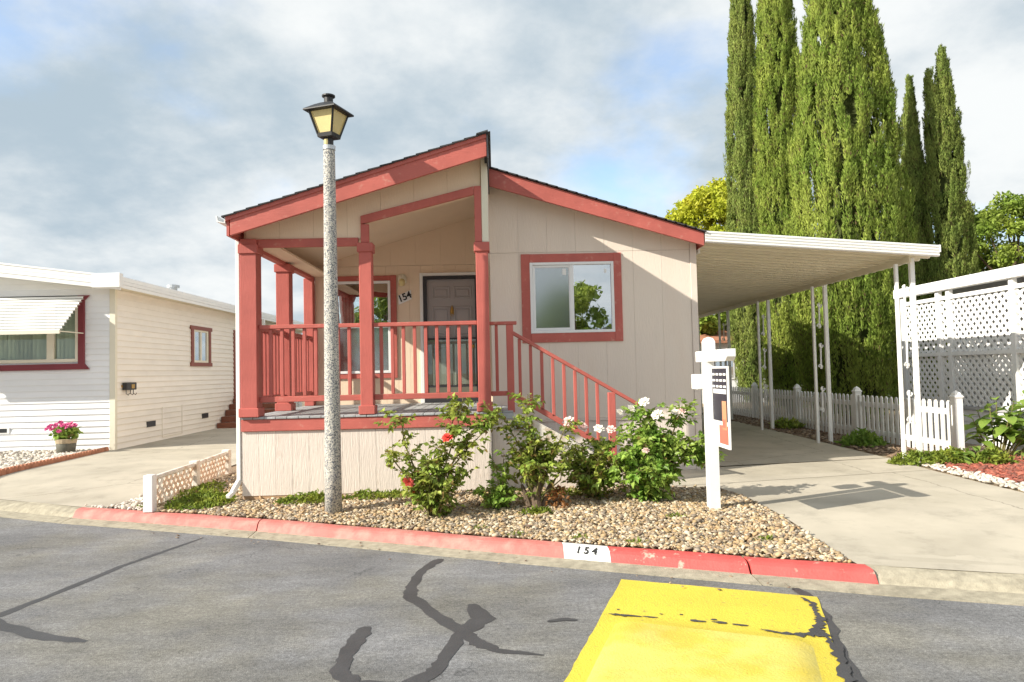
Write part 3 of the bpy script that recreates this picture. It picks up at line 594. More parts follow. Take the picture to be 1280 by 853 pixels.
for k in range(8):
    x = .30 + k * .1395; zt = 2.07 - .6 * (x - .20); zb = 1.285 - .602 * (x - .24)
    part('baluster', B().box(x - .02, x + .02, 9.13, 9.17, zb + .02, zt - .0), RED, H, bev=.004)
# roofs and fascias
def zig(fn, x): return fn(x)
part('fascia', B().prism([(-3.14, 8.60, fl_top(-3.14) - .235), (XM, 8.60, fl_top(XM) - .265), (XM, 8.60, fl_top(XM) - .04), (-3.14, 8.60, fl_top(-3.14) - .04)], (0, .04, 0)), REDH, H, bev=.004)
part('fascia_cap', B().prism([(-3.19, 8.585, fl_top(-3.19) - .045), (XM + .002, 8.585, fl_top(XM) - .045), (XM + .002, 8.585, fl_top(XM) + .005), (-3.19, 8.585, fl_top(-3.19) + .005)], (0, .06, 0)), RED, H)
part('fascia', B().prism([(XM + .01, 10.10, fr_top(XM) - .275), (2.99, 10.10, fr_top(2.99) - .21), (2.99, 10.10, fr_top(2.99) - .02), (XM + .01, 10.10, fr_top(XM) - .02)], (0, .04, 0)), REDH, H, bev=.004)
part('eave_fascia', B().box(-3.19, -3.16, 8.62, LEN, fl_top(-3.19) - .22, fl_top(-3.19) - .01), RED, H)
part('eave_fascia', B().box(2.992, 3.0, 10.12, LEN, fr_top(3) - .2, fr_top(3) - .02), RED, H)
part('roof_deck', B().prism([(-3.2, 8.645, fl_top(-3.2) - .03), (XM, 8.645, fl_top(XM) - .03), (XM, 8.645, fl_top(XM) + .005), (-3.2, 8.645, fl_top(-3.2) + .005)], (0, LEN - 8.6, 0)), CEIL, H)
part('roof_deck', B().prism([(XM, 10.145, fr_top(XM) - .04), (3.0, 10.145, fr_top(3) - .04), (3.0, 10.145, fr_top(3) - .018), (XM, 10.145, fr_top(XM) - .018)], (0, LEN - 10.1, 0)), CEIL, H)
part('ridge_side', B().box(XM - .03, XM, 8.65, 10.45, fl_top(XM) - .25, fl_top(XM) - .03), SHINGLE, H)
part('ridge_flashing', B().box(XM + .001, XM + .018, 8.575, 10.5, fl_top(XM) - .29, fl_top(XM) + .03), DARKM, H)
n = 22
for i in range(n):
    x0 = -3.23 + i * (3.19 / n); x1 = x0 + 3.19 / n + .03
    za, zb_ = fl_top(x0) + .018, fl_top(x1) + .010
    part('shingle_course', B().prism([(x0, 8.56, za - .012), (x1, 8.56, zb_ - .012), (x1, 8.56, zb_), (x0, 8.56, za + .006)], (0, LEN - 8.5, 0)), SHINGLE, H)
for i in range(n):
    x1 = 3.02 - i * (3.07 / n); x0 = x1 - 3.07 / n - .03
    za, zb_ = fr_top(x0), fr_top(x1)
    part('shingle_course', B().prism([(x0, 10.06, za - .012), (x1, 10.06, zb_ - .012), (x1, 10.06, zb_ + .008), (x0, 10.06, za + .001)], (0, LEN - 10.0, 0)), SHINGLE, H)
part('ridge_cap', B().prism([(XM - .12, 8.55, fl_top(XM - .12) + .02), (XM + .02, 8.55, fl_top(XM) + .02), (XM + .02, 8.55, fl_top(XM) + .04), (XM - .12, 8.55, fl_top(XM - .12) + .035)], (0, LEN - 8.5, 0)), SHINGLE, H)
# gutter and downpipe
part('eave_gutter', B().prism([(-3.30, 8.6, 3.46), (-3.20, 8.6, 3.44), (-3.195, 8.6, 3.52), (-3.205, 8.6, 3.52), (-3.21, 8.6, 3.45), (-3.285, 8.6, 3.47), (-3.295, 8.6, 3.53), (-3.31, 8.6, 3.53)], (0, LEN - 8.6, 0)), WHITE, H)
dp = part('downpipe', B().beam((-3.19, 9.0, .32), (-3.19, 9.0, 3.42), .05, .06, (0, 1, 0)).beam((-3.19, 9.0, .33), (-3.24, 8.9, .20), .05, .06), WHITE, H, bev=.006)
part('downpipe_shoe', B().beam((-3.232, 8.915, .205), (-3.26, 8.80, .165), .055, .045), WHITE, dp, bev=.006)
# windows
def frame_ring(b, x0, x1, z0, z1, w_, y0, y1):
    b.box(x0, x0 + w_, y0, y1, z0, z1); b.box(x1 - w_, x1, y0, y1, z0, z1); b.box(x0 + w_, x1 - w_, y0, y1, z0, z0 + w_); b.box(x0 + w_, x1 - w_, y0, y1, z1 - w_, z1); return b
wn = part('slider_window', frame_ring(B(), .515, 1.735, 2.135, 3.165, .04, 10.375, 10.44), VINYL, H, bev=.004)
for bx in ((.39, .515, 2.0, 3.29), (1.735, 1.85, 2.0, 3.29), (.516, 1.734, 3.165, 3.288), (.516, 1.734, 2.002, 2.135)):
    part('window_trim', B().box(bx[0], bx[1], 10.382, 10.405, bx[2], bx[3]), REDH, wn, bev=.003)
part('sash', frame_ring(B(), .557, 1.115, 2.177, 3.123, .035, 10.392, 10.42).box(1.095, 1.15, 10.385, 10.438, 2.177, 3.123), VINYL, wn, bev=.003)
part('pane', B().box(.592, 1.08, 10.405, 10.409, 2.212, 3.088), GLASS_S, wn)
part('insect_screen', B().box(.592, 1.08, 10.428, 10.430, 2.2, 3.1), SCREEN, wn)
part('pane', B().box(1.15, 1.695, 10.412, 10.416, 2.175, 3.125), GLASS, wn)
part('sticker', B().box(.99, 1.045, 10.4035, 10.4045, 2.98, 3.07), WHITE, wn); part('sticker', B().box(1.6, 1.635, 10.4105, 10.4115, 3.0, 3.06), WHITE, wn)
part('window_blind', B().box(1.15, 1.70, 10.6, 10.61, 2.0, 3.2), SCREEN, wn)
pw = part('sash_window', frame_ring(B(), -2.66, -1.735, 1.615, 3.15, .042, 11.965, 12.02).box(-2.618, -1.777, 11.958, 12.0, 2.37, 2.43), VINYL, H, bev=.004)
for bx in ((-2.78, -2.66, 1.53, 3.24), (-1.735, -1.635, 1.53, 3.24), (-2.659, -1.736, 3.15, 3.238), (-2.659, -1.736, 1.532, 1.615)):
    part('window_trim', B().box(bx[0], bx[1], 11.975, 12.0, bx[2], bx[3]), REDH, pw, bev=.003)
part('pane', B().box(-2.618, -1.777, 11.99, 11.994, 2.43, 3.108), GLASS_P, pw); part('pane', B().box(-2.618, -1.777, 11.984, 11.988, 1.657, 2.37), GLASS_S, pw)
part('insect_screen', B().box(-2.618, -1.777, 12.006, 12.008, 1.657, 2.37), CURTAIN, pw)
cb = B()
for k in range(17): cb.box(-2.64 + k * .055, -2.60 + k * .055, 12.017 - .004 * (k % 3), 12.027, 1.6, 2.86 + .06 * math.sin(k * .9))
part('curtain', cb, CURTAIN, pw)
part('room_shade_sheet', B().box(-2.72, -1.68, 12.0275, 12.0295, 1.56, 3.2), DARKIN, pw)  # near-black sheet painted as the shade of the room
# door
dr_ = part('front_door', B().box(-1.13, -.30, 11.99, 12.015, 1.13, 3.165), DOORM, H)
for px_, sx in ((-1.045, .30), (-.685, .30)):
    for z0, z1 in ((2.83, 3.03), (2.20, 2.70), (1.35, 2.06)):
        part('door_panel', frame_ring(B(), px_, px_ + sx, z0, z1, .028, 11.976, 11.99).box(px_ + .05, px_ + sx - .05, 11.98, 11.99, z0 + .05, z1 - .05), DOORM, dr_, bev=.005)
part('door_casing', B().box(-1.245, -1.19, 11.955, 12.0, 1.106, 3.265).box(-1.19, -.25, 11.955, 12.0, 3.212, 3.265), WHITE, H, bev=.004)
sdn = part('storm_door', frame_ring(B(), -1.188, -.27, 1.112, 3.21, .06, 11.945, 11.967).box(-1.128, -.33, 11.95, 11.966, 2.145, 2.175).box(-1.128, -.33, 11.95, 11.966, 1.36, 1.39), DARKM, H)
part('lower_screen', B().box(-1.128, -.33, 11.956, 11.958, 1.39, 2.145), GLASS_N, sdn)
part('kick_plate', B().box(-1.128, -.33, 11.952, 11.96, 1.172, 1.36), mat('olive_kick_plate', (.14, .13, .10), .5), sdn)
part('door_knocker', B().lathe((-.715, 11.972, 2.56), [(.001, 0), (.018, .02), (.028, .07), (.018, .12), (.006, .15), (.001, .16)], 8).tube([(-.74, 11.965, 2.64), (-.74, 11.955, 2.56), (-.715, 11.953, 2.53), (-.69, 11.955, 2.56), (-.69, 11.965, 2.64)], .006), BRASS, dr_)
part('door_handle', B().lathe((-.38, 11.955, 2.0), [(.03, 0), (.035, .02), (.03, .05)], 10), BRASS, sdn)
lt = part('porch_light', B().lathe((-1.535, 11.985, 3.12), [(.02, -.03), (.07, -.01), (.075, .06), (.06, .12), (.02, .14)], 14), CREAM, H, smooth=True)
part('lamp_glass', B().lathe((-1.535, 11.93, 3.10), [(.02, -.05), (.05, -.03), (.055, .04), (.03, .07)], 12), AMBER, lt, smooth=True)
part('number_plaque', B().prism([(-1.60, 11.985, 2.745), (-1.385, 11.985, 2.835), (-1.395, 11.985, 2.99), (-1.61, 11.985, 2.90)], (0, .014, 0)), WHITE, H)
for i, ch in enumerate('154'): text('house_numeral', ch, .16, INK, H, (-1.568 + i * .070, 11.982, 2.842 + i * .030), (R(90), R(-20), 0), .006, .003)
part('doorbell', B().box(-1.50, -1.48, 11.985, 12.0, 2.40, 2.45), BRASS, H)

# ------------------------------------------------------------------ carport
CP = thing('carport', 'white aluminium carport roof with ribbed fascia on scrolled posts beside the house', 'carport', (4.7, 10.3, .13))
def cz(x): return 3.43 - .080 * (x - 3.0)
X0, X1 = 3.01, 6.37
for k in range(48):
    y = 10.16 + k * .25
    prof = [(0, .05), (.15, .05), (.165, .0), (.235, .0), (.25, .05), (.25, .057), (.238, .057), (.228, .007), (.172, .007), (.157, .057), (0, .057)]
    v = [(X0, y + a, cz(X0) + b - .05) for a, b in prof]
    if k == 0: pan = part('roof_pan', B().prism(v, (X1 - X0, 0, cz(X1) - cz(X0))), SOFFIT, CP)
    else: again(pan, (0, .25 * k, 0), CP)
for k in range(4):
    z0 = -.06 + k * .041
    part('fascia_rib', B().prism([(X0, 10.105, cz(X0) + z0), (X0, 10.09, cz(X0) + z0 + .012), (X0, 10.09, cz(X0) + z0 + .030), (X0, 10.105, cz(X0) + z0 + .040), (X0, 10.15, cz(X0) + z0 + .040), (X0, 10.15, cz(X0) + z0)], (X1 - X0, 0, cz(X1) - cz(X0))), ALU, CP)
part('side_fascia', B().box(X1, X1 + .02, 10.09, 22.2, cz(X1) + .002, cz(X1) + .105), ALU, CP)
part('beam', B().box(6.015, 6.045, 10.25, 22.1, cz(6.03) - .145, cz(6.03) - .052), SOFFIT, CP)
part('wall_ledger', B().box(3.002, 3.03, 10.45, 22.1, cz(3) - .16, cz(3) - .055), ALU, CP)
def scroll(cx, y, z, s):
    pts = []
    for k in range(22):                                        # an S: spiral, slant, spiral
        t = k / 21
        if t < .36:
            a = t / .36; r = .012 + .044 * a; th = math.pi * 2 * (1.15 - a * .9); pts.append((cx + .026 + r * math.cos(th), y, z + .19 + r * math.sin(th)))
        elif t > .64:
            a = (1 - t) / .36; r = .012 + .044 * a; th = math.pi * 2 * (1.15 - a * .9); pts.append((cx - .026 - r * math.cos(th), y, z - .19 - r * math.sin(th)))
    return B().tube(pts, .015, 5)
for k, y in enumerate((10.4, 13.2, 16.0, 18.8, 21.6)):
    p = part('carport_post', B().box(5.875, 5.92, y - .025, y + .025, .1, cz(6.03) - .145).box(6.10, 6.165, y - .03, y + .03, .1, cz(6.03) - .06), ALU, CP, bev=.004)
    for z in (.95, 1.75, 2.5): part('scroll', scroll(6.01, y, z, 1), ALU, p)
    part('post_foot', B().box(5.91, 6.18, y - .05, y + .05, .1, .135), ALU, p)

# ------------------------------------------------------------------ street lamp
LX, LY = -1.845, 8.13
SL = thing('street_lamp', 'street lamp with speckled concrete pole and four sided black lantern with amber panes', 'street lamp', (LX, LY, .05))
part('pole', B().lathe((LX, LY, .0), [(.095, 0), (.092, .5), (.064, 4.14), (.06, 4.16)], 28), AGG, SL, smooth=True)
part('collar', B().lathe((LX, LY, 4.155), [(.07, 0), (.072, .045), (.05, .05)], 20), STEEL, SL)
part('neck', B().lathe((LX, LY, 4.20), [(.05, 0), (.05, .10)], 16), BLACKM, SL)
part('neck_label', B().lathe((LX - .02, LY - .022, 4.205), [(.032, 0), (.034, .015), (.034, .06), (.032, .068)], 12), AMBER, SL)
ra = R(-20); q4 = [ra + math.pi / 4 + k * math.pi / 2 for k in range(4)]
def ring(r, z, add=0): return [Vector((LX + r * math.cos(a + add), LY + r * math.sin(a + add), z)) for a in q4]
lo, hi = ring(.128, 4.335), ring(.22, 4.585)
bs_ = B().lathe((LX, LY, 4.28), [(.05, 0), (.128, .012), (.14, .055), (.12, .06)], 4, ra + math.pi / 4); ln = part('lantern', bs_, BLACKM, SL)
for k in range(4): part('lantern_bar', B().beam(lo[k] * 1.0, hi[k], .022, .022), BLACKM, ln)
for k in range(4):
    a, b, c, d = lo[k], lo[(k + 1) % 4], hi[(k + 1) % 4], hi[k]; cen = (a + b + c + d) / 4; inn = (Vector((LX, LY, cen.z)) - cen).normalized() * .012
    part('lantern_pane', B().prism([a + inn, b + inn, c + inn, d + inn], inn * .4), AMBER, ln)
part('lantern_roof', B().lathe((LX, LY, 4.575), [(.23, .0), (.292, .004), (.292, .022), (.17, .085), (.10, .115), (.06, .12)], 4, ra + math.pi / 4), BLACKM, SL, bev=.004)
part('finial', B().lathe((LX, LY, 4.68), [(.065, 0), (.05, .02), (.052, .075), (.075, .09), (.075, .105), (.02, .115)], 18), BLACKM, SL)

# ------------------------------------------------------------------ sign post and hanging sign
SX, SY = 2.22, 7.47
SP = thing('sign_post', 'white wooden real estate sign post with arm standing in the pebble bed', 'sign post', (SX, SY, .06))
part('post', B().box(SX - .055, SX + .055, SY - .055, SY + .055, .02, 1.86).lathe((SX, SY, 1.86), [(.0777, 0), (.052, .035), (.001, .05)], 4, math.pi / 4), WHITE, SP, bev=.004)
part('arm', B().prism([(SX - .045, SY + .34, 1.65), (SX - .045, SY - .66, 1.65), (SX - .045, SY - .72, 1.69), (SX - .045, SY - .72, 1.765), (SX - .045, SY + .34, 1.765)], (.09, 0, 0)), WHITE, SP, bev=.004)
part('flyer_box', B().box(SX - .10, SX + .02, SY + .12, SY + .34, 1.36, 1.52), WHITE, SP, bev=.006)
part('eye_hook', B().tube([(SX, SY - .56, 1.655), (SX, SY - .56, 1.60)], .006).tube([(SX, SY - .20, 1.655), (SX, SY - .20, 1.60)], .006), DARKM, SP)
HS = thing('hanging_sign', 'realtor sign panel in black white and red hanging from the white post arm', 'sign', (SX, SY - .43, 1.60))
y0, y1 = SY - .61, SY - .10
part('sign_panel', B().box(SX - .008, SX + .008, y0, y1, .80, 1.60), WHITE, HS)
DK = mat('sign_black', (.03, .03, .045), .4, .05); RD = mat('sign_red', (.60, .16, .12), .4, .1); SK = mat('sign_orange', (.62, .28, .16), .5, .1)
for s in (-1, 1):
    xa, xb = sorted((SX + s * .008, SX + s * .0105)); xc, xd = sorted((SX + s * .0106, SX + s * .012)); xe, xf = sorted((SX + s * .0121, SX + s * .013))
    part('sign_print', B().box(xa, xb, y0 + .03, y1 - .02, 1.06, 1.58), DK, HS); part('sign_print', B().box(xa, xb, y0 + .03, y0 + .30, .84, 1.02), RD, HS)
    part('sign_print', B().box(xc, xd, y0 + .06, y0 + .19, .98, 1.26), SK, HS)
    g = B()
    for r_ in range(3):
        for c_ in range(4): g.box(xc, xd, y0 + .05 + c_ * .115, y0 + .13 + c_ * .115, 1.54 - r_ * .06 - .03, 1.54 - r_ * .06 - .008)
    g.box(xc, xd, y0 + .05, y1 - .06, 1.33, 1.375); part('sign_print', g, WHITE, HS)
    part('sign_print', B().box(xe, xf, y0 + .09, y0 + .18, 1.0, 1.08), RD, HS)

# ------------------------------------------------------------------ picket fence
PF = thing('picket_fence', 'white picket fence with capped posts along the right side of the driveway', 'fence', (6.95, 14, .13))
FX = 6.93; FY = [10.75, 13.75, 16.5, 19.25, 22.0]
p0 = pk = None
for y in FY:
    b = B().box(FX - .06, FX + .06, y - .06, y + .06, .1, 1.05).lathe((FX, y, 1.05), [(.10, 0), (.10, .02), (.075, .035), (.06, .07), (.001, .11)], 4, math.pi / 4)
    if p0 is None: p0 = part('fence_post', b, PICKETM, PF, bev=.005)
    else: again(p0, (0, y - FY[0], 0), PF)
for a, b in zip(FY, FY[1:]):
    for z in (.33, .83): part('fence_rail', B().box(FX - .02, FX + .02, a + .062, b - .062, z - .045, z + .045), PICKETM, PF, bev=.003)
    n = int((b - a - .12) / .156)
    for k in range(n):
        y = a + .06 + (k + .5) * (b - a - .12) / n
        if pk is None:
            prof = [(-.04, .17), (.04, .17), (.04, .955), (.028, .985), (.01, 1.0), (-.01, 1.0), (-.028, .985), (-.04, .955)]
            pk = part('picket', B().prism([(FX - .042, y + a_, z_) for a_, z_ in prof], (.02, 0, 0)), PICKETM, PF); py0 = y
        else: again(pk, (0, y - py0, 0), PF)

# ------------------------------------------------------------------ lattice screen on the right
LS = thing('lattice_screen', 'tall white lattice patio screen with top beam behind the picket fence end', 'screen', (8.3, 11.5, .13))
GX = 8.3; ya, yb = 7.4, 14.45
part('top_beam', B().box(GX - .10, GX + .03, ya, 14.6, 2.90, 3.08), WHITE, LS, bev=.01); part('header', B().box(GX - .04, GX + .04, ya, yb, 2.73, 2.80), WHITE, LS); part('roof_panel', B().box(GX + .0, GX + 3.2, ya, 14.55, 3.082, 3.10), ALU, LS)
for y in (7.45, 9.3, 11.3, 12.92, 13.24, 14.4): part('upright', B().box(GX - .05, GX + .03, y - .05, y + .05, .7, 2.90), WHITE, LS, bev=.004)
part('mid_rail', B().box(GX - .045, GX + .025, ya, yb, 1.70, 1.77), WHITE, LS); part('sill_rail', B().box(GX - .045, GX + .045, ya, yb, .74, .80), BLUEGREY, LS)
def diag(x, sgn, z0, z1, sp=.16, w_=.055):
    b = B(); h = z1 - z0; c = ya - h
    while c < yb:
        a0 = (c, z0) if sgn > 0 else (c, z1); a1 = (c + h, z1) if sgn > 0 else (c + h, z0)
        t0 = max(0, (ya - a0[0]) / h); t1 = min(1, (yb - a0[0]) / h)
        if t1 > t0:
            P = (x, a0[0] + h * t0, a0[1] + (a1[1] - a0[1]) * t0); Q = (x, a0[0] + h * t1, a0[1] + (a1[1] - a0[1]) * t1); b.beam(P, Q, .008, w_)
        c += sp
    return b
part('lattice', diag(GX - .006, 1, .80, 2.73), WHITE, LS, kind='stuff'); part('lattice', diag(GX + .006, -1, .80, 2.73), WHITE, LS, kind='stuff')
for k in range(6): part('skirt_board', B().box(GX - .02, GX + .02, ya, yb, .12 + k * .103, .12 + k * .103 + .097), LAPF, LS)
part('back_wall', B().box(9.3, 9.4, ya, 14.6, .1, 3.1), mat('pale_grey_wall', (.56, .56, .57), .8, .05, 2), LS); part('patio_floor', B().box(GX + .03, 9.3, ya, 14.6, .1, .7), CONC, LS)
part('patio_door', B().box(9.27, 9.3, 10.4, 11.5, .7, 2.7), LAPF, LS)

# ------------------------------------------------------------------ neighbour house on the left
NH = thing('neighbour_house', 'white lap sided mobile home with metal awning and maroon window trim left of the driveway', 'house', (-11, 15.4, .12))
NX, NY = -8.06, 15.4; NLft = -14.5
win = (-12.2, -8.78, 2.0, 3.32)
laps(NH, LAPF, NLft, NX - .09, .13, 3.66, NY, -1, [win], .128)
sw = [(19.2, 20.42, 2.02, 2.93), (22.3, 23.3, .2, 3.0)]
laps(NH, LAPS, NY + .05, 30, .13, 3.60, NX, 1, sw, .128, axis='y')
part('wall', B().box(NLft, NX - .03, NY + .25, 30, .1, 3.55), DARKIN, NH)  # body painted near-black as the unlit inside behind the window
part('wall', B().box(NLft, NX - .01, NY + .002, NY + .01, .1, 2.0).box(-8.78, NX - .01, NY + .002, NY + .01, 2.0, 3.6).box(NX - .01, NX - .001, NY + .02, 30, .1, 3.6), LAPF, NH)
part('corner_post', B().box(NX - .09, NX + .035, NY - .035, NY + .05, .12, 3.62), CREAM, NH, bev=.006)
def nz(x): return 3.72 + .130 * (-8.2 - x) if x > -11.6 else 3.72 + .13 * 3.4 - .13 * (-11.6 - x)
for k in range(3):
    z0 = -.20 + k * .085
    for a, b in ((-11.6, -7.72), (-14.8, -11.6)):
        part('roof_fascia', B().prism([(a, 14.95 - .008 * (k % 2), nz(a) + z0), (b, 14.95 - .008 * (k % 2), nz(b) + z0), (b, 14.95 - .008 * (k % 2), nz(b) + z0 + .08), (a, 14.95 - .008 * (k % 2), nz(a) + z0 + .08)], (0, .05, 0)), ALU, NH)
part('roof', B().prism([(-14.8, 14.94, nz(-14.8) + .05), (-11.6, 14.94, nz(-11.6) + .06), (-7.72, 14.94, nz(-7.72) + .05), (-7.72, 14.94, nz(-7.72) + .085), (-11.6, 14.94, nz(-11.6) + .10), (-14.8, 14.94, nz(-14.8) + .085)], (0, 15.5, 0)), ALU, NH)
part('gable_panel', B().prism([(NLft, NY + .0, 3.55), (-8.1, NY + .0, 3.55), (-8.1, NY + .0, nz(-8.1) - .1), (-11.6, NY, nz(-11.6) - .1), (NLft, NY, nz(NLft) - .1)], (0, .02, 0)), LAPF, NH)
part('soffit', B().prism([(-14.8, 15.0, nz(-14.8) - .17), (-11.6, 15.0, nz(-11.6) - .17), (-8.1, 15.0, nz(-8.1) - .17), (-8.1, 15.0, nz(-8.1) - .15), (-11.6, 15.0, nz(-11.6) - .15), (-14.8, 15.0, nz(-14.8) - .15)], (0, .38, 0)), SOFFIT, NH)
part('soffit', B().box(-8.3, -8.1, 15.0, 15.38, 3.64, 3.66).box(NX + .03, -7.72, 15.0, 30, 3.52, 3.545), SOFFIT, NH)
for k in range(3): part('eave_fascia', B().box(-7.73, -7.70 + .006 * (k % 2), 15.0, 30, 3.50 + k * .075, 3.57 + k * .075), ALU, NH)
part('gutter_corner', B().box(-8.25, -7.68, 14.88, 15.02, 3.50, 3.80), ALU, NH, bev=.01)
# front window, blinds, awning
fw = part('picture_window', frame_ring(B(), win[0], -8.79, 2.0, 3.32, .07, NY - .05, NY + .05).box(-9.45, -9.30, NY - .05, NY + .05, 2.07, 3.25).box(-10.95, -10.85, NY - .05, NY + .05, 2.07, 3.25), CREAM, NH, bev=.004)
part('pane', B().box(win[0] + .07, -8.86, NY, NY + .004, 2.07, 3.25), GLASS_N, fw)
bl = None
for k in range(38):
    x = win[0] + .1 + k * .085
    b_ = B().prism([(x, NY + .06, 2.05), (x + .055, NY + .12, 2.05), (x + .055, NY + .12, 3.27), (x, NY + .06, 3.27)], (0.003, .004, 0))
    if bl is None: bl = part('blind_slat', b_, BLIND, fw)
    else: again(bl, (k * .085, 0, 0), fw)
part('window_trim', B().box(-8.79, -8.66, NY - .07, NY - .025, 1.86, 3.40), MAROON, fw, bev=.004); part('window_trim', B().prism([(win[0] - .2, NY - .075, 1.84), (-8.56, NY - .075, 1.84), (-8.66, NY - .075, 1.965), (win[0] - .2, NY - .075, 1.965)], (0, .05, 0)), MAROON, fw)
part('window_trim', B().prism([(-8.79, NY - .078, 3.36), (-8.66, NY - .078, 3.30), (-8.56, NY - .078, 3.40), (-8.79, NY - .078, 3.40)], (0, .05, 0)), MAROON, fw)
AW = part('window_awning', B().box(win[0] - .1, -8.66, NY - .93, NY - .89, 2.55, 2.62).beam((-8.68, NY - .90, 2.60), (-8.68, NY - .03, 2.60), .02, .02), CREAM, NH)
for k in range(12):
    t0 = k / 12; t1 = (k + 1.0) / 12
    def ap(t): return (NY - .03 - .88 * t, 3.42 - .80 * t)
    (q0, z0), (q1, z1) = ap(t0), ap(t1)
    part('awning_slat', B().prism([(win[0] - .1, q0 + .03, z0 - .036), (win[0] - .1, q1, z1 + .014), (win[0] - .1, q1, z1 - .022), (win[0] - .1, q1 - .006, z1 - .022), (win[0] - .1, q1 - .006, z1 + .022), (win[0] - .1, q0 + .03, z0 - .028)], (-8.66 - win[0] + .1, 0, 0)), ALU, AW)
part('vent', B().box(-10.6, -10.22, NY - .035, NY - .02, .53, .66), WHITE, NH); part('vent', B().box(-10.56, -10.27, NY - .038, NY - .034, .55, .635), DARKIN, NH)
# side window, vents, door, hatch
s2 = part('side_window', B().box(NX - .01, NX + .03, 19.32, 19.40, 2.02, 2.90).box(NX - .01, NX + .03, 20.22, 20.30, 2.02, 2.90).box(NX - .01, NX + .03, 19.77, 19.85, 2.08, 2.85).box(NX - .01, NX + .03, 19.4, 20.22, 2.02, 2.08).box(NX - .01, NX + .03, 19.4, 20.22, 2.85, 2.90), CREAM, NH)
part('window_trim', B().box(NX + .02, NX + .05, 19.17, 19.31, 1.97, 2.96).box(NX + .02, NX + .05, 20.31, 20.45, 1.97, 2.96).box(NX + .02, NX + .055, 19.10, 20.52, 2.90, 3.0).box(NX + .02, NX + .055, 19.10, 20.52, 1.92, 2.02), BROWNTR, s2)
part('pane', B().box(NX + .0, NX + .003, 19.4, 20.22, 2.08, 2.85), GLASS, s2); part('room_shade_sheet', B().box(NX - .009, NX - .006, 19.35, 20.3, 2.05, 2.9), DARKIN, s2)  # thin sheet behind the pane carries the room shade as colour
for y in (16.75, 19.85): part('vent', B().box(NX + .02, NX + .032, y, y + .42, .50, .63), DARKM, NH)
part('hatch', B().box(NX + .026, NX + .032, 17.5, 18.6, .2, .215).box(NX + .026, NX + .032, 17.5, 17.51, .2, .93).box(NX + .026, NX + .032, 18.59, 18.6, .2, .93), CREAM, NH)
part('side_door', B().box(NX - .01, NX + .02, 22.35, 23.25, 1.1, 3.0), BLUEGREY, NH); part('door_casing', B().box(NX + .0, NX + .05, 22.25, 22.36, .9, 3.05), BROWNTR, NH)
part('roof_vent', B().lathe((-8.6, 19.4, 3.80), [(.10, 0), (.10, .22), (.16, .23), (.16, .30), (.02, .33)], 14), STEEL, NH)
for y in (23.9, 28.0): part('carport_post', B().box(-7.9, -7.82, y, y + .08, .1, 3.5).box(-7.7, -7.62, y, y + .08, .1, 3.5), ALU, NH)
part('patio_fascia', B().box(-7.68, -7.2, 24.5, 30, 3.3, 3.36), SOFFIT, NH)
SS = thing('wooden_steps', 'dark red wooden steps up to the side door of the white neighbour house', 'steps', (-7.6, 21.6, .14))
for k in range(6):
    y = 20.85 + k * .32
    part('step', B().box(NX + .04, NX + 1.5, y, y + .34, .14 + k * .165, .14 + (k + 1) * .165 - .004), REDWOOD, SS, bev=.006)
MB = thing('mailbox', 'small black wall mailbox with hooks on the cream side wall', 'mailbox', (NX + .1, 15.85, 1.45))
part('box', B().box(NX + .03, NX + .13, 15.66, 16.08, 1.38, 1.54), BLACKM, MB, bev=.01); part('plate', B().lathe((NX + .0, 15.66, 1.46), [(.001, -.04), (.04, -.02), (.04, .02), (.001, .04)], 8).box(NX + .132, NX + .136, 15.85, 15.98, 1.41, 1.5), BRASS, MB)
for y in (15.72, 15.9, 16.03): part('paper_hook', B().tube([(NX + .08, y, 1.38), (NX + .08, y, 1.30), (NX + .13, y, 1.27), (NX + .15, y, 1.31)], .008, 5), BLACKM, MB)

# ------------------------------------------------------------------ low lattice border, edging, pot
LB = thing('border_fence', 'low weathered lattice border fence with white end post beside the side driveway', 'fence', (-4.1, 9.5, .09))
LP = [(-4.09, 8.60), (-4.13, 9.95), (-4.22, 11.35)]
for i, (x, y) in enumerate(LP):
    part('border_post', B().box(x - .055, x + .055, y - .055, y + .055, .05, .48), WEATH if i else WHITE, LB, bev=.006)
for (x0, y0_), (x1, y1_) in zip(LP, LP[1:]):
    part('cap_rail', B().beam((x0, y0_ + .06, .43), (x1, y1_ - .06, .43), .06, .05), WEATH, LB, bev=.01)
    b = B(); Lh = math.hypot(x1 - x0, y1_ - y0_) - .12
    for sg in (1, -1):
        c = -.3
        while c < Lh:
            pts = []
            for t in (max(0, -c / .3), min(1, (Lh - c) / .3)):
                s = (c + .3 * t + .06) / (Lh + .12); z = .11 + .3 * (t if sg > 0 else 1 - t); pts.append((x0 + (x1 - x0) * s + sg * .004, y0_ + (y1_ - y0_) * s, z))
            if (Vector(pts[0]) - Vector(pts[1])).length > .02: b.beam(*pts, .008, .042)
            c += .135
    part('lattice', b, PEACH, LB, kind='stuff')
ED = thing('bed_edging', 'scalloped terracotta edging along the white pebble bed', 'edging', (-8.1, 13.4, .12))
e0 = None; EA, EB = Vector((-7.98, 11.0)), Vector((-8.16, 15.3)); n = 42
for k in range(n):
    p = EA.lerp(EB, (k + .5) / n); l_ = (EB - EA).length / n * .97
    b_ = B().prism([(p.x - .02, p.y - l_ / 2, .04), (p.x - .02, p.y + l_ / 2, .04), (p.x - .02, p.y + l_ / 2, .18), (p.x - .02, p.y + l_ * .25, .215), (p.x - .02, p.y - l_ * .25, .215), (p.x - .02, p.y - l_ / 2, .18)], (.06, 0, 0))
    if e0 is None: e0 = part('edging_tile', b_, TERRA, ED, bev=.006); ep = p
    else: again(e0, (p.x - ep.x, p.y - ep.y, 0), ED, (R(random.uniform(-4, 4)), R(random.uniform(-4, 4)), 0))

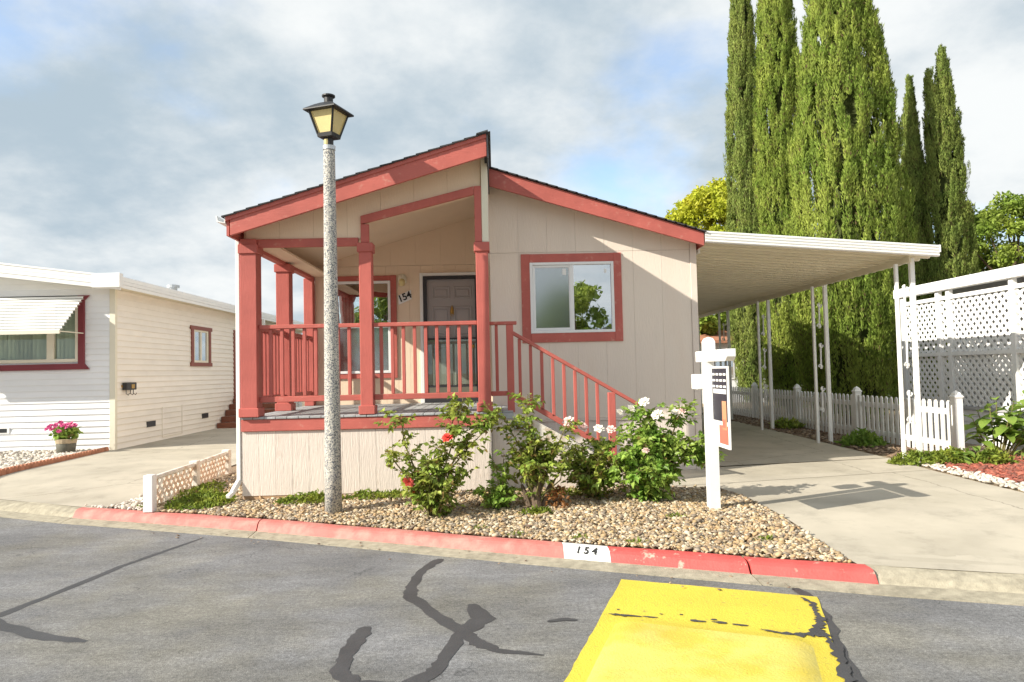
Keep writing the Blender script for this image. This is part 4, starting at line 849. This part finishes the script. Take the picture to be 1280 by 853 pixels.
# ------------------------------------------------------------------ vegetation tools
def quads(P, D, Nn, ln, wd, cup=.15):
    """leaves: P points, D directions, Nn face normals -> folded diamonds of two quads"""
    P = np.asarray(P); D = np.asarray(D); D = D / (np.linalg.norm(D, axis=1, keepdims=True) + 1e-9)
    S = np.cross(D, Nn); S = S / (np.linalg.norm(S, axis=1, keepdims=True) + 1e-9); U = np.cross(S, D)
    ln = np.broadcast_to(np.asarray(ln, float), (len(P),))[:, None]; wd = np.broadcast_to(np.asarray(wd, float), (len(P),))[:, None]
    a = P; c = P + D * ln - U * ln * cup; m_ = P + D * ln * .45 - U * wd * .0
    l_ = m_ - S * wd / 2 + U * wd * .22; r_ = m_ + S * wd / 2 + U * wd * .22
    v = np.stack([a, l_, c, r_], 1).reshape(-1, 3); n = len(P); i = np.arange(n)[:, None] * 4
    f = np.concatenate([i + np.array([[0, 2, 1]]), i + np.array([[0, 3, 2]])], 0)
    return v, f
def rnd_dir(n): v = rng.normal(size=(n, 3)); return v / np.linalg.norm(v, axis=1, keepdims=True)
def merge(*vf):
    vs, fs, o = [], [], 0
    for v, f in vf: vs.append(v); fs.append(f + o); o += len(v)
    return np.concatenate(vs), np.concatenate(fs)

def cypress(x, y, h, r, m, label, seed, n=55000, prof=None, z0=.1, leaf=1.0, twin=False):
    global rng
    rng = np.random.default_rng(seed)
    T = thing('cypress_tree', label, 'tree', (x, y, z0), 'tall cypress trees behind the fence')
    part('trunk', B().tube([(x, y, z0 - .1), (x + .03, y, h * .4), (x, y + .02, h * .85)], [.16 * r + .06, .12 * r + .03, .02], 9), BARK, T)
    pf = prof or [(0, .72), (.06, .9), (.2, 1.0), (.4, .97), (.6, .80), (.8, .47), (.92, .22), (1, .02)]
    rad = lambda t: r * np.interp(t, [a for a, _ in pf], [b for _, b in pf])
    npl = int(700 * r * h / 6)                                   # upright plumes packed round the trunk
    t = rng.random(npl) ** .9; th = rng.random(npl) * 2 * np.pi
    k = 3 + rng.integers(0, 3); ph = rng.random(4) * 6
    lump = 1 + .06 * np.sin(th * k + ph[0] + t * 5) + .05 * np.sin(th * 7 + ph[1] - t * 9) + .04 * np.sin(t * 40 + ph[2] + th * 2)
    rr = rad(t) * lump * (.80 + .20 * rng.random(npl))
    pl = (.5 + .8 * rng.random(npl)) * (.5 + .5 * (1 - t)) ; pr_ = .045 + .06 * rng.random(npl)
    pr_ *= 1 - .6 * t; per = n // npl + 1
    idx = np.repeat(np.arange(npl), per); u = rng.random(len(idx)); a = rng.random(len(idx)) * 2 * np.pi
    base = np.stack([x + rr * np.cos(th), y + rr * np.sin(th), z0 + .12 + t * (h - .7)], 1)
    if twin:
        q = (t > .72) & (rng.random(npl) < .4); base[q, 0] -= .10 + .30 * (t[q] - .72) / .28; base[q, 2] -= .75 * (t[q] - .72) / .28; q2 = (t > .72) & ~q; base[q2, 0] += .10
    lean = np.stack([np.cos(th) * .10, np.sin(th) * .10, np.ones(npl)], 1); lean[:, :2] += rng.normal(size=(npl, 2)) * .06
    w_ = np.sin(np.pi * np.clip(u * .92 + .08, 0, 1)) ** .7 * pr_[idx] * (1 - .35 * u)
    side = np.stack([np.cos(a), np.sin(a), np.zeros(len(a))], 1)
    P = base[idx] + lean[idx] * (u * pl[idx])[:, None] + side * w_[:, None]
    D = lean[idx] * 1.2 + side * .5 + rng.normal(size=P.shape) * .28
    Nn = side + np.stack([np.cos(th), np.sin(th), 0 * th], 1)[idx] * 1.3 + rng.normal(size=P.shape) * .4
    v, f = quads(P, D, Nn, (.06 + .075 * rng.random(len(P))) * leaf, (.017 + .019 * rng.random(len(P))) * leaf, .1)
    part('foliage', (v, f), m, T)
    # solid core painted dark green as crown shade, stops see-through
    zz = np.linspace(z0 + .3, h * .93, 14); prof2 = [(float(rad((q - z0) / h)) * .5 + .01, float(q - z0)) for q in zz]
    part('dark_core', B().lathe((x, y, z0), prof2, 14), CYPCORE, T)
    return T

def broadleaf(x, y, h, cr, m, label, seed, n=9000, trunk_h=None, leaf=.16, group=None, name='tree', squash=.8, nb=46):
    global rng
    rng = np.random.default_rng(seed); rr = random.Random(seed)
    T = thing(name, label, 'tree', (x, y, .1), group); th = trunk_h or h * .3
    b = B().tube([(x, y, 0), (x + .05, y, th * .6), (x, y, th)], [.05 * cr + .12, .04 * cr + .08, .035 * cr + .06], 8); cen = []
    for k in range(nb):
        a = rr.uniform(0, 6.28); el = rr.uniform(-.5, 1.0); q = cr * rr.uniform(.45, .95); cz_ = th + (h - th) * .5
        c = (x + q * math.cos(a) * math.sqrt(1 - min(el * el, .9)), y + q * math.sin(a) * math.sqrt(1 - min(el * el, .9)), cz_ + el * (h - th) * .46); cen.append(c)
        if k < 12: b.tube([(x, y, th * .95), ((x + c[0]) / 2 + rr.uniform(-.2, .2), (y + c[1]) / 2, (th + c[2]) / 2 + .2), c], [.03 * cr + .03, .02 * cr + .015, .01], 5)
    part('trunk', b, BARK, T)
    cen = np.array(cen); idx = rng.integers(0, nb, n); sz = (cr * (.12 + .17 * rng.random(nb)))[idx]
    d = rnd_dir(n) * (rng.random(n)[:, None] ** .45); d[:, 2] *= squash
    P = cen[idx] + d * sz[:, None]
    v, f = quads(P, rnd_dir(n) + np.array([0, 0, -.2]), rnd_dir(n) + np.array([0, 0, .8]), leaf * (.7 + .6 * rng.random(n)), leaf * .6, .2)
    part('crown', (v, f), m, T); return T

# cypresses along the fence line
cypress(8.60, 17.2, 15.6, 1.30, CYP, 'broadest bright green cypress right of the carport centre', 21, 330000, [(0, .72), (.06, .9), (.2, 1.0), (.34, .98), (.45, .87), (.64, .55), (.85, .22), (1, .02)])
cypress(8.62, 21.0, 17.0, .68, CYP, 'narrow bright green cypress second from the left in the row', 22, 190000)
cypress(8.86, 24.6, 17.5, .66, CYPD, 'darker leftmost cypress behind the house roof corner', 23, 150000)
cypress(14.35, 24.0, 11.4, .52, CYPD, 'short pointed cypress between the broad one and the rightmost one', 24, 90000, [(0, .8), (.3, 1), (.5, .8), (.75, .48), (.92, .2), (1, .02)])
cypress(15.12, 23.5, 12.1, .80, CYPD, 'rightmost cypress with a twin pointed top', 25, 130000, [(0, .8), (.25, 1), (.5, .86), (.75, .52), (.92, .2), (1, .03)], twin=True)
broadleaf(10.3, 33.0, 10.1, 2.3, YTREE, 'yellow leafed tree behind the house roof and carport', 31, 30000, 4.0, .2, nb=80)
broadleaf(8.6, 30.0, 5.5, 2.0, GTREE, 'low light green tree seen under the carport roof', 32, 9000, 2.0, .22)
broadleaf(21.5, 29.0, 8.2, 2.4, GTREE, 'loose green tree beside the rightmost cypress', 33, 16000, 3.5, .17)
broadleaf(24.5, 28.0, 8.6, 3.0, GTREE, 'green tree at the right edge above the lattice screen', 34, 24000, 3.0, .17)
broadleaf(19.0, 32.0, 6.4, 2.6, GTREE, 'round green tree low behind the lattice screen roof', 35, 18000, 2.2, .17)
broadleaf(15.0, 30.0, 5.0, 2.4, GTREE, 'bushy green tree behind the two far cypresses', 36, 8000, 1.5, .24)
# branch bare shrub
# distant house behind the carport
DH = thing('distant_house', 'pale house with terracotta roof edge glimpsed behind the carport', 'house', (10, 34, .13))
part('wall', B().box(5.0, 16, 28, 34, .1, 2.5), LAPF, DH); part('roof', B().prism([(4.7, 27.6, 2.5), (16.3, 27.6, 2.5), (16.3, 31, 3.3), (4.7, 31, 3.3)], (0, 0, .12)).prism([(4.7, 34.4, 2.5), (4.7, 31, 3.3), (16.3, 31, 3.3), (16.3, 34.4, 2.5)], (0, 0, .12)), TERRA, DH)
for x in (6.2, 8.2, 12.0): wq = part('window', B().box(x, x + 1.1, 27.96, 28.0, 1.1, 2.1), WHITE, DH); part('pane', B().box(x + .06, x + 1.04, 27.95, 27.958, 1.16, 2.04), GLASS, wq)

# ------------------------------------------------------------------ roses
def bloom(c, r, m, parent, tilt=None, seed=0):
    rr = random.Random(seed); b = B(); c = Vector(c); ax = Vector(tilt or (rr.uniform(-.5, .5), -.6, .7)).normalized(); u = ax.orthogonal().normalized(); w_ = ax.cross(u)
    for ringi, (rad, hgt_, np_) in enumerate(((.25, .55, 3), (.55, .45, 5), (.9, .22, 6), (1.15, .0, 7))):
        for k in range(np_):
            a = 2 * math.pi * (k + ringi * .4) / np_ + rr.uniform(-.2, .2); d = u * math.cos(a) + w_ * math.sin(a); s = ax.cross(d)
            p0 = c; p1 = c + (d * rad * .55 - s * rad * .42) * r + ax * hgt_ * r * .7; p2 = c + (d * rad + ax * hgt_ * 1.1) * r + s * r * rr.uniform(-.1, .1); p3 = c + (d * rad * .55 + s * rad * .42) * r + ax * hgt_ * r * .7
            b.add([p0, p1, p2, p3], [(0, 1, 2), (0, 2, 3)])
    return part('rose_bloom', b, m, parent)
def rose(label, base, stems, m, nleaf, blooms, seed, leaf=.064, spread=.11, minz=.12, extra=None):
    """stems: list of polylines (offsets from base)"""
    global rng
    rng = np.random.default_rng(seed); rr = random.Random(seed); bz = hgt(base[0], base[1])
    T = thing('rose_bush', label, 'rose bush', (base[0], base[1], bz), 'rose bushes along the pebble bed')
    o = np.array([base[0], base[1], bz]); sb = B(); P = []; D = []
    tot = sum(len(s) for s in stems)
    for s in stems:
        pts = [o + np.array(p) for p in s]; n = len(pts); sb.tube(pts, [max(.014 * (1 - i / n), .004) for i in range(n)], 5)
        L_ = sum(np.linalg.norm(b - a) for a, b in zip(pts, pts[1:])); cnt = int(nleaf * L_ * 1.35)
        for _ in range(max(1, cnt // 7)):
            t = rr.random() ** .75 * (n - 1); i = min(int(t), n - 2); q = pts[i] * (1 - t + i) + pts[i + 1] * (t - i)
            if q[2] < bz + minz and rr.random() < (.6 if minz < .2 else .97): continue
            tw = rnd_dir(1)[0] * np.array([1, 1, .7]) * rr.uniform(.05, spread * 2); tw[2] += .02
            sb.tube([q, q + tw], .0025, 3)
            for j in range(7):
                f_ = .45 + .55 * (j // 2) / 3; P.append(q + tw * f_ + rng.normal(size=3) * .012); dd = tw / (np.linalg.norm(tw) + 1e-6); sd_ = np.cross(dd, [0, 0, 1]); D.append(dd * .6 + sd_ * (1 if j % 2 else -1) * (.9 if j < 6 else 0) + np.array([0, 0, -.15]) + rng.normal(size=3) * .2)
    part('stems', sb, STEM, T)
    P = np.array(P); v, f = quads(P, np.array(D), np.array([0, 0, 1.]) + rng.normal(size=P.shape) * .45, leaf * (.75 + .55 * rng.random(len(P))), leaf * .72, .25)
    part('foliage', (v, f), m, T)
    for i, (c, r, bm) in enumerate(blooms): bloom(o + np.array(c), r, bm, T, seed=seed + i)
    return T
def gen_stems(n, h, rx, ry, seed, lean=(0, 0), h0=.35):
    rr = random.Random(seed); S = []
    for k in range(n):
        a = 2 * math.pi * k / n + rr.uniform(-.5, .5); q = rr.uniform(.15, 1); hh = h * rr.uniform(.55, 1.0) * (1 - .3 * q)
        e = (rx * q * math.cos(a) + lean[0], ry * q * math.sin(a) + lean[1], hh)
        S.append([(rr.uniform(-.04, .04), rr.uniform(-.04, .04), 0), (e[0] * .4 + rr.uniform(-.04, .04), e[1] * .4, hh * .4), (e[0] * .8 + rr.uniform(-.06, .06), e[1] * .8, hh * .75), e])
    return S
# 1: tall with red and coral blooms
s1 = gen_stems(14, .75, .40, .35, 41) + [[(0, 0, 0), (-.12, 0, .4), (-.28, .02, .8), (-.30, .0, 1.05), (-.42, 0, 1.0)], [(0, 0, 0), (.1, 0, .4), (.28, 0, .9), (.36, 0, 1.27)], [(0, 0, 0), (.15, 0, .45), (.42, 0, .85), (.62, 0, 1.02), (.72, 0, 1.10)], [(.05, 0, 0), (.2, 0, .5), (.42, 0, .75), (.66, 0, .98)], [(0, 0, 0), (.05, 0, .5), (.2, .1, .9), (.30, .05, 1.18)], [(0, 0, 0), (-.15, 0, .3), (-.38, -.05, .62), (-.40, 0, .75)]]
rose('tall straggly rose bush with one red and one coral bloom left of the porch post', (-.72, 7.72), s1, ROSEL, 150, [((.19, -.12, .86), .062, PETR), ((-.21, -.22, .42), .062, PETC), ((-.18, -.1, .30), .02, PETR)], 51)
# 2: small low
rose('small low rose shrub at the foot of the porch corner', (.02, 7.92), gen_stems(8, .34, .22, .2, 42) + [[(0, 0, 0), (.02, 0, .25), (.04, 0, .55)], [(0, 0, 0), (-.02, 0, .2), (-.04, 0, .46)]], ROSEG, 190, [], 52)
# 3: woody with yellowish top
rose('woody stemmed rose bush with pale yellow new growth before the steps', (.42, 7.9), [[(0, 0, 0), (.02, 0, .3), (.05, 0, .5)]] + gen_stems(16, .85, .36, .3, 43) + [[(0, 0, .1), (-.02, 0, .6), (-.10, 0, 1.0), (-.08, 0, 1.24)], [(0, 0, .1), (-.15, 0, .6), (-.32, 0, .93)], [(0, 0, .1), (.2, 0, .6), (.36, 0, .95)]], ROSEL, 175, [], 53, minz=.36)
# 4: middle darker
rose('rose bush with pale pink blooms between the woody bush and the largest bush', (1.06, 8.25), gen_stems(18, .78, .42, .35, 44), ROSEL, 165, [((-.10, -.1, .84), .07, PETP), ((-.26, -.1, .90), .07, PETP), ((-.30, -.2, .62), .03, PETW)], 54)
# 5: big bright with white blooms
rose('largest bright green rose bush with white blooms beside the sign post', (1.66, 8.02), gen_stems(26, .92, .50, .42, 45) + [[(0, 0, 0), (.2, 0, .5), (.35, 0, .9), (.40, 0, 1.02)], [(0, 0, 0), (.3, 0, .5), (.55, 0, .62), (.72, -.05, .66)], [(0, 0, 0), (.3, 0, .4), (.6, 0, .5), (.70, 0, .45)], [(0, 0, 0), (-.1, 0, .6), (-.05, 0, 1.06)], [(0, 0, 0), (0, 0, .6), (.1, 0, 1.04)]], ROSEG, 200,
     [((-.04, -.1, 1.11), .062, PETW), ((-.18, -.1, 1.04), .05, PETW), ((.09, -.12, .97), .068, PETW), ((.30, -.1, .99), .045, PETW), ((.37, -.1, 1.00), .05, PETP), ((-.42, -.12, .82), .055, PETP), ((-.55, -.12, .83), .06, PETW), ((-.30, -.05, 1.0), .045, PETW), ((-.08, -.3, .60), .04, PETP)], 55, leaf=.07)
trk = bpy.data.objects['rose_bush.002']
o = WL[trk]
part('woody_trunk', B().tube([o + Vector(p) for p in ((0, -.02, -.02), (-.02, -.03, .15), (.02, 0, .38), (.03, 0, .5))], [.06, .05, .042, .03], 8).tube([o + Vector(p) for p in ((.05, 0, -.02), (.10, -.02, .15), (.16, 0, .3))], [.04, .035, .02], 7).tube([o + Vector(p) for p in ((-.08, -.02, -.02), (-.13, 0, .14), (-.17, 0, .26))], [.035, .03, .015], 7), BARK, trk)
vq, fq = quads(np.array([o + Vector((.2 + random.gauss(0, .05), -.06 + random.gauss(0, .05), random.uniform(.02, .24))) for _ in range(120)]), rnd_dir(120) + np.array([0, 0, -.5]), rnd_dir(120), .06, .03)
part('dead_leaves', (vq, fq), DRYL, trk)

# ------------------------------------------------------------------ potted plant
PT = thing('potted_plant', 'dark pot of pink flowers on the white pebbles by the neighbour house', 'potted plant', (-8.74, 14.85, .12))
part('pot', B().lathe((-8.74, 14.85, .12), [(.13, 0), (.165, .05), (.185, .22), (.17, .24)], 18), mat('grey_pot', (.12, .115, .09), .6, .15, 4), PT, smooth=True)
part('pot_rim', B().lathe((-8.74, 14.85, .35), [(.17, -.005), (.19, 0), (.20, .08), (.17, .085)], 18), mat('tan_rim', (.42, .34, .23), .6, .15, 4), PT)
c_ = np.array([-8.74, 14.85, .56]); n = 420
Pp = c_ + rnd_dir(n) * np.array([.25, .22, .15]) * (rng.random((n, 1)) ** .4); v, f = quads(Pp, rnd_dir(n), rnd_dir(n) + np.array([0, 0, .8]), .09, .06, .2); part('foliage', (v, f), ROSEG, PT)
for k in range(26):
    a = k * 2.4; q = math.sqrt(k / 26) * .29; bloom((-8.74 + q * math.cos(a) - .05, 14.80 + q * math.sin(a) * .8, .65 + .09 * (1 - q * 3) + random.uniform(-.06, .06)), .05, PETM, PT, seed=k)

# ------------------------------------------------------------------ broad leaved plant and small plants on the right
def leafmesh(l_, wd):
    b = B(); n = 6; v = []; 
    for i in range(n + 1):
        t = i / n; hw = wd / 2 * math.sin(math.pi * min(t * .9 + .06, 1)) ** .8 * (1 if i < n else 0.05); z = .10 * l_ * math.sin(t * 2.4) - .22 * l_ * t * t
        v += [(l_ * t, -hw, z + hw * .25), (l_ * t, 0, z), (l_ * t, hw, z + hw * .25)]
    f = []
    for i in range(n): f += [(3 * i, 3 * i + 3, 3 * i + 4, 3 * i + 1), (3 * i + 1, 3 * i + 4, 3 * i + 5, 3 * i + 2)]
    return v, f
def leafy(label, x, y, stems_, seed, l_=.24, wd=.13, name='broad_leaved_plant'):
    rr = random.Random(seed); z0 = hgt(x, y); T = thing(name, label, 'plant', (x, y, z0)); sb = B(); first = None
    for (dx, dy, hh, nl) in stems_:
        top = Vector((x + dx, y + dy, z0 + hh)); sb.tube([(x + dx * .3, y + dy * .3, z0), (x + dx * .7, y + dy * .7, z0 + hh * .6), top], [.014, .011, .005], 5)
        for k in range(nl):
            t = .3 + .7 * (k + 1) / nl; p = Vector((x + dx * (.3 + .7 * t), y + dy * (.3 + .7 * t), z0 + hh * t)); a = k * 2.4 + rr.uniform(-.4, .4)
            rot = (R(rr.uniform(-15, 15)), R(rr.uniform(-30, 25)), a); s = rr.uniform(.65, 1.15) * (1.1 - .4 * t)
            if first is None:
                first = part('leaf', leafmesh(l_, wd), BIGL, T, smooth=True, origin=(0, 0, 0)); first.location = p - WL[T]; WL[first] = p; o_ = first
            else: o_ = again(first, p - WL[first], T)
            o_.rotation_euler = rot; o_.scale = (s, s, s)
    part('stalks', sb, STEM, T); return T
leafy('tall broad leaved plant in front of the lattice by the fence end post', 7.62, 10.9, [(-.2, .1, .66, 8), (.15, -.2, .62, 9), (.45, -.25, .5, 8), (.6, .15, .9, 9), (.35, .15, .62, 8), (.05, -.1, .45, 8), (.8, -.25, .4, 7), (-.35, .0, .55, 7), (-.15, -.1, .75, 8), (.1, .1, .85, 8), (.3, 0, .80, 8), (.0, -.3, .6, 8), (.5, .1, .75, 8), (-.4, -.15, .35, 6), (.25, -.3, .45, 7), (.75, .0, .7, 8), (.95, -.1, .55, 7)], 61, .34, .20)
leafy('low plant with long bright leaves at the fence end beside the driveway', 6.62, 10.1, [(-.1, -.1, .14, 5), (.15, -.05, .18, 5), (.05, .1, .2, 4), (-.25, -.05, .12, 4)], 62, .36, .13)
leafy('small sprouting plant on the red mulch', 7.45, 10.15, [(0, 0, .16, 5), (.12, 0, .12, 4)], 63, .18, .07)
def mound(name, label, cat, cx, cy, rx, ry, h, n, m, seed, leaf=.07, top=None):
    global rng
    rng = np.random.default_rng(seed); a = rng.random(n) * 2 * np.pi; q = np.sqrt(rng.random(n)); X = cx + rx * q * np.cos(a); Y = cy + ry * q * np.sin(a)
    lum = .5 + .5 * np.sin(X * 9 + seed) * np.cos(Y * 8 + seed)
    Z = np.array([hgt(x_, y_) for x_, y_ in zip(X, Y)]) + h * (1 - q ** 2 * .8) * rng.random(n) ** .6 * (.5 + .7 * lum)
    P = np.stack([X, Y, Z], 1); v, f = quads(P, rnd_dir(n) * .8 + np.array([0, 0, .5]), rnd_dir(n) + np.array([0, -.3, .9]), leaf * (.6 + .8 * rng.random(n)), leaf * .5, .2)
    o_ = part(name, (v, f), m); return tag(o_, label, cat) if cat else tag(o_, kind='stuff')
mound('ground_cover', None, None, 6.3, 10.25, .72, .30, .20, 1500, WEED, 71, .065)
mound('ground_cover', None, None, 6.9, 9.95, .30, .22, .2, 500, WEED, 72, .07)
mound('low_shrub', 'small green shrub at the foot of the fence under the carport', 'shrub', 6.42, 12.6, .36, .34, .26, 700, BIGL, 73, .10)
mound('low_shrub', 'tiny dark shrub at the fence foot further back', 'shrub', 6.55, 16.2, .3, .4, .26, 500, ROSEL, 74, .10)
mound('weed_patch', None, None, -3.62, 8.92, .40, .42, .13, 1500, WEED, 75, .055)
mound('weed_patch', None, None, -3.9, 9.6, .25, .6, .10, 500, WEED, 79, .05)
mound('weed_patch', None, None, -2.25, 8.72, .42, .16, .15, 700, WEED, 76, .05)
mound('weed_patch', None, None, -1.45, 8.75, .40, .14, .12, 500, WEED, 77, .05)
mound('weed_patch', None, None, .38, 7.62, .18, .10, .09, 220, WEED, 78, .05)
mound('weed_patch', None, None, .85, 8.5, .5, .2, .08, 400, WEED, 80, .05)
for i, (x, y) in enumerate(((.15, 6.82), (.75, 6.62), (1.2, 6.38), (2.3, 6.3), (1.75, 7.2), (-4.3, 8.86), (-.2, 7.15))): mound('weed_patch', None, None, x, y, .10, .06, .045, 60, WEED, 90 + i, .035)

# ------------------------------------------------------------------ pebbles
ICO_V = None
def ico():
    p = (1 + 5 ** .5) / 2; v = np.array([(-1, p, 0), (1, p, 0), (-1, -p, 0), (1, -p, 0), (0, -1, p), (0, 1, p), (0, -1, -p), (0, 1, -p), (p, 0, -1), (p, 0, 1), (-p, 0, -1), (-p, 0, 1)], float); v /= np.linalg.norm(v[0])
    f = np.array([(0, 11, 5), (0, 5, 1), (0, 1, 7), (0, 7, 10), (0, 10, 11), (1, 5, 9), (5, 11, 4), (11, 10, 2), (10, 7, 6), (7, 1, 8), (3, 9, 4), (3, 4, 2), (3, 2, 6), (3, 6, 8), (3, 8, 9), (4, 9, 5), (2, 4, 11), (6, 2, 10), (8, 6, 7), (9, 8, 1)]); return v, f
def inside(x, y, poly):
    c = np.zeros(len(x), bool); n = len(poly)
    for i in range(n):
        (x0, y0), (x1, y1) = poly[i], poly[(i + 1) % n]; s = (y0 > y) != (y1 > y)
        with np.errstate(divide='ignore', invalid='ignore'): c ^= s & (x < (x1 - x0) * (y - y0) / (y1 - y0) + x0)
    return c
def pebbles(name, poly, dens, size, m, seed, flat=.6, lift=0.0, reject=None):
    g = np.random.default_rng(seed); P = np.array(poly); a, b = P.min(0), P.max(0); n = int(dens * (b - a).prod())
    X = g.uniform(a[0], b[0], n); Y = g.uniform(a[1], b[1], n); k = inside(X, Y, poly)
    if reject is not None: k &= ~reject(X, Y, g)
    X, Y = X[k], Y[k]; n = len(X)
    iv, jf = ico(); s = size * np.clip(g.lognormal(0, .32, n), .5, 2.0) / 2
    V = iv[None] * (1 + g.normal(size=(n, 12, 1)) * .12); V = V * np.stack([s * g.uniform(.8, 1.35, n), s, s * flat * g.uniform(.7, 1.2, n)], 1)[:, None, :]
    th = g.random(n) * 6.28; c, sn = np.cos(th)[:, None], np.sin(th)[:, None]; ti = g.normal(size=n)[:, None] * .35
    x2 = V[..., 0] * c - V[..., 1] * sn; y2 = V[..., 0] * sn + V[..., 1] * c; z2 = V[..., 2] + x2 * ti
    Z = np.array([hgt(x_, y_) for x_, y_ in zip(X, Y)])
    v = np.stack([x2 + X[:, None], y2 + Y[:, None], z2 + (Z + s * flat * .5 + lift + g.random(n) * .018)[:, None]], 2).reshape(-1, 3)
    f = (jf[None] + np.arange(n)[:, None, None] * 12).reshape(-1, 3)
    return part(name, (v, f), m, kind='stuff', smooth=True)
bedl = [(x, ky(x) + .02) for x in np.linspace(-4.0, 2.72, 30)]
BED = bedl + [(2.74, 6.1), (2.74, 6.8), (2.74, 7.4), (2.74, 8.1), (2.6, 8.72), (2.1, 8.93), (1.6, 9.05), (-.05, 9.08), (-.06, 8.98), (-3.2, 8.98), (-3.22, 11.0), (-4.05, 11.0), (-4.03, 8.75)]
def bare(X, Y, g):                                      # bare soil near the wall
    q = np.clip((Y - 8.35) / .5, 0, 1) * (X > -1.3) + np.clip((Y - 9.0) / .6, 0, 1) * (X < -3.1) * .8; return g.random(len(X)) < q * .72
pebbles('pebble_bed', BED, 2300, .033, PEB, 5, reject=bare)
pebbles('bed_debris', BED, 160, .035, LEAFL, 6, .2, .012)
pebbles('gutter_litter', [(x, ky(x) - .10) for x in np.linspace(-4, 2.6, 20)] + [(x, ky(x) - .75) for x in np.linspace(2.6, -4, 20)], 14, .022, LEAFL, 16, .25, -.10)
NB = [(-12, 12.6), (-8.05, 10.6), (-8.02, 11.6), (-8.2, 15.3), (-13, 15.34)]
pebbles('white_pebble_bed', NB, 420, .065, PEBW, 7)
pebbles('white_pebble_strip', [(-5.2, 9.12), (-4.2, 8.68), (-4.17, 9.4), (-4.35, 10.6), (-4.5, 10.2), (-4.75, 8.9)], 1100, .045, PEBW, 8)
MB_ = [(5.98, 10.75), (6.3, 10.0), (5.85, 9.5), (5.76, 8.6), (5.75, 7.9), (6.2, 6.5), (8.25, 6.5), (8.25, 10.4), (7.1, 10.8), (6.9, 11.0), (6.9, 22), (6.15, 22), (6.02, 13)]
def mul_rej(X, Y, g): return (Y > 10.9) | (X < 6.1) & (Y > 7)
pebbles('red_mulch', MB_, 900, .05, CHIP, 9, .35, reject=mul_rej)
pebbles('drive_edge_pebbles', [(5.98, 10.75), (6.2, 10.2), (6.15, 9.5), (6.1, 8.6), (6.0, 7.5), (5.76, 7.8), (5.78, 8.6), (5.85, 9.5)], 500, .045, PEBW, 10)
pebbles('leaf_litter', [(6.02, 10.9), (7.6, 10.9), (7.6, 22), (6.15, 22), (6.05, 13)], 260, .06, LEAFL, 12, .3)

# ------------------------------------------------------------------ across the street (seen in the window glass)
broadleaf(3.6, -12.5, 5.4, 2.3, GTREE, 'rounded green tree across the street, right of the facing house', 81, 9000, 1.6, .2)
broadleaf(-5.2, -13.0, 6.0, 2.2, GTREE, 'rounded green tree across the street, left of the facing house', 82, 9000, 1.8, .2)
OH = thing('facing_house', 'dark grey mobile home across the street', 'house', (4, -18, 0))
part('wall', B().box(0, 11, -22, -16, -.05, 2.9), BLUEGREY, OH); part('roof', B().prism([(-.3, -15.6, 2.9), (11.3, -15.6, 2.9), (11.3, -19, 3.8), (-.3, -19, 3.8)], (0, 0, .12)).prism([(-.3, -22.4, 2.9), (-.3, -19, 3.8), (11.3, -19, 3.8), (11.3, -22.4, 2.9)], (0, 0, .12)), SHINGLE, OH)
for x in (1.5, 5, 8.5): wq = part('window', B().box(x, x + 1.3, -16, -15.96, 1.0, 2.1), WHITE, OH); part('pane', B().box(x + .07, x + 1.23, -15.955, -15.945, 1.07, 2.03), GLASS, wq)
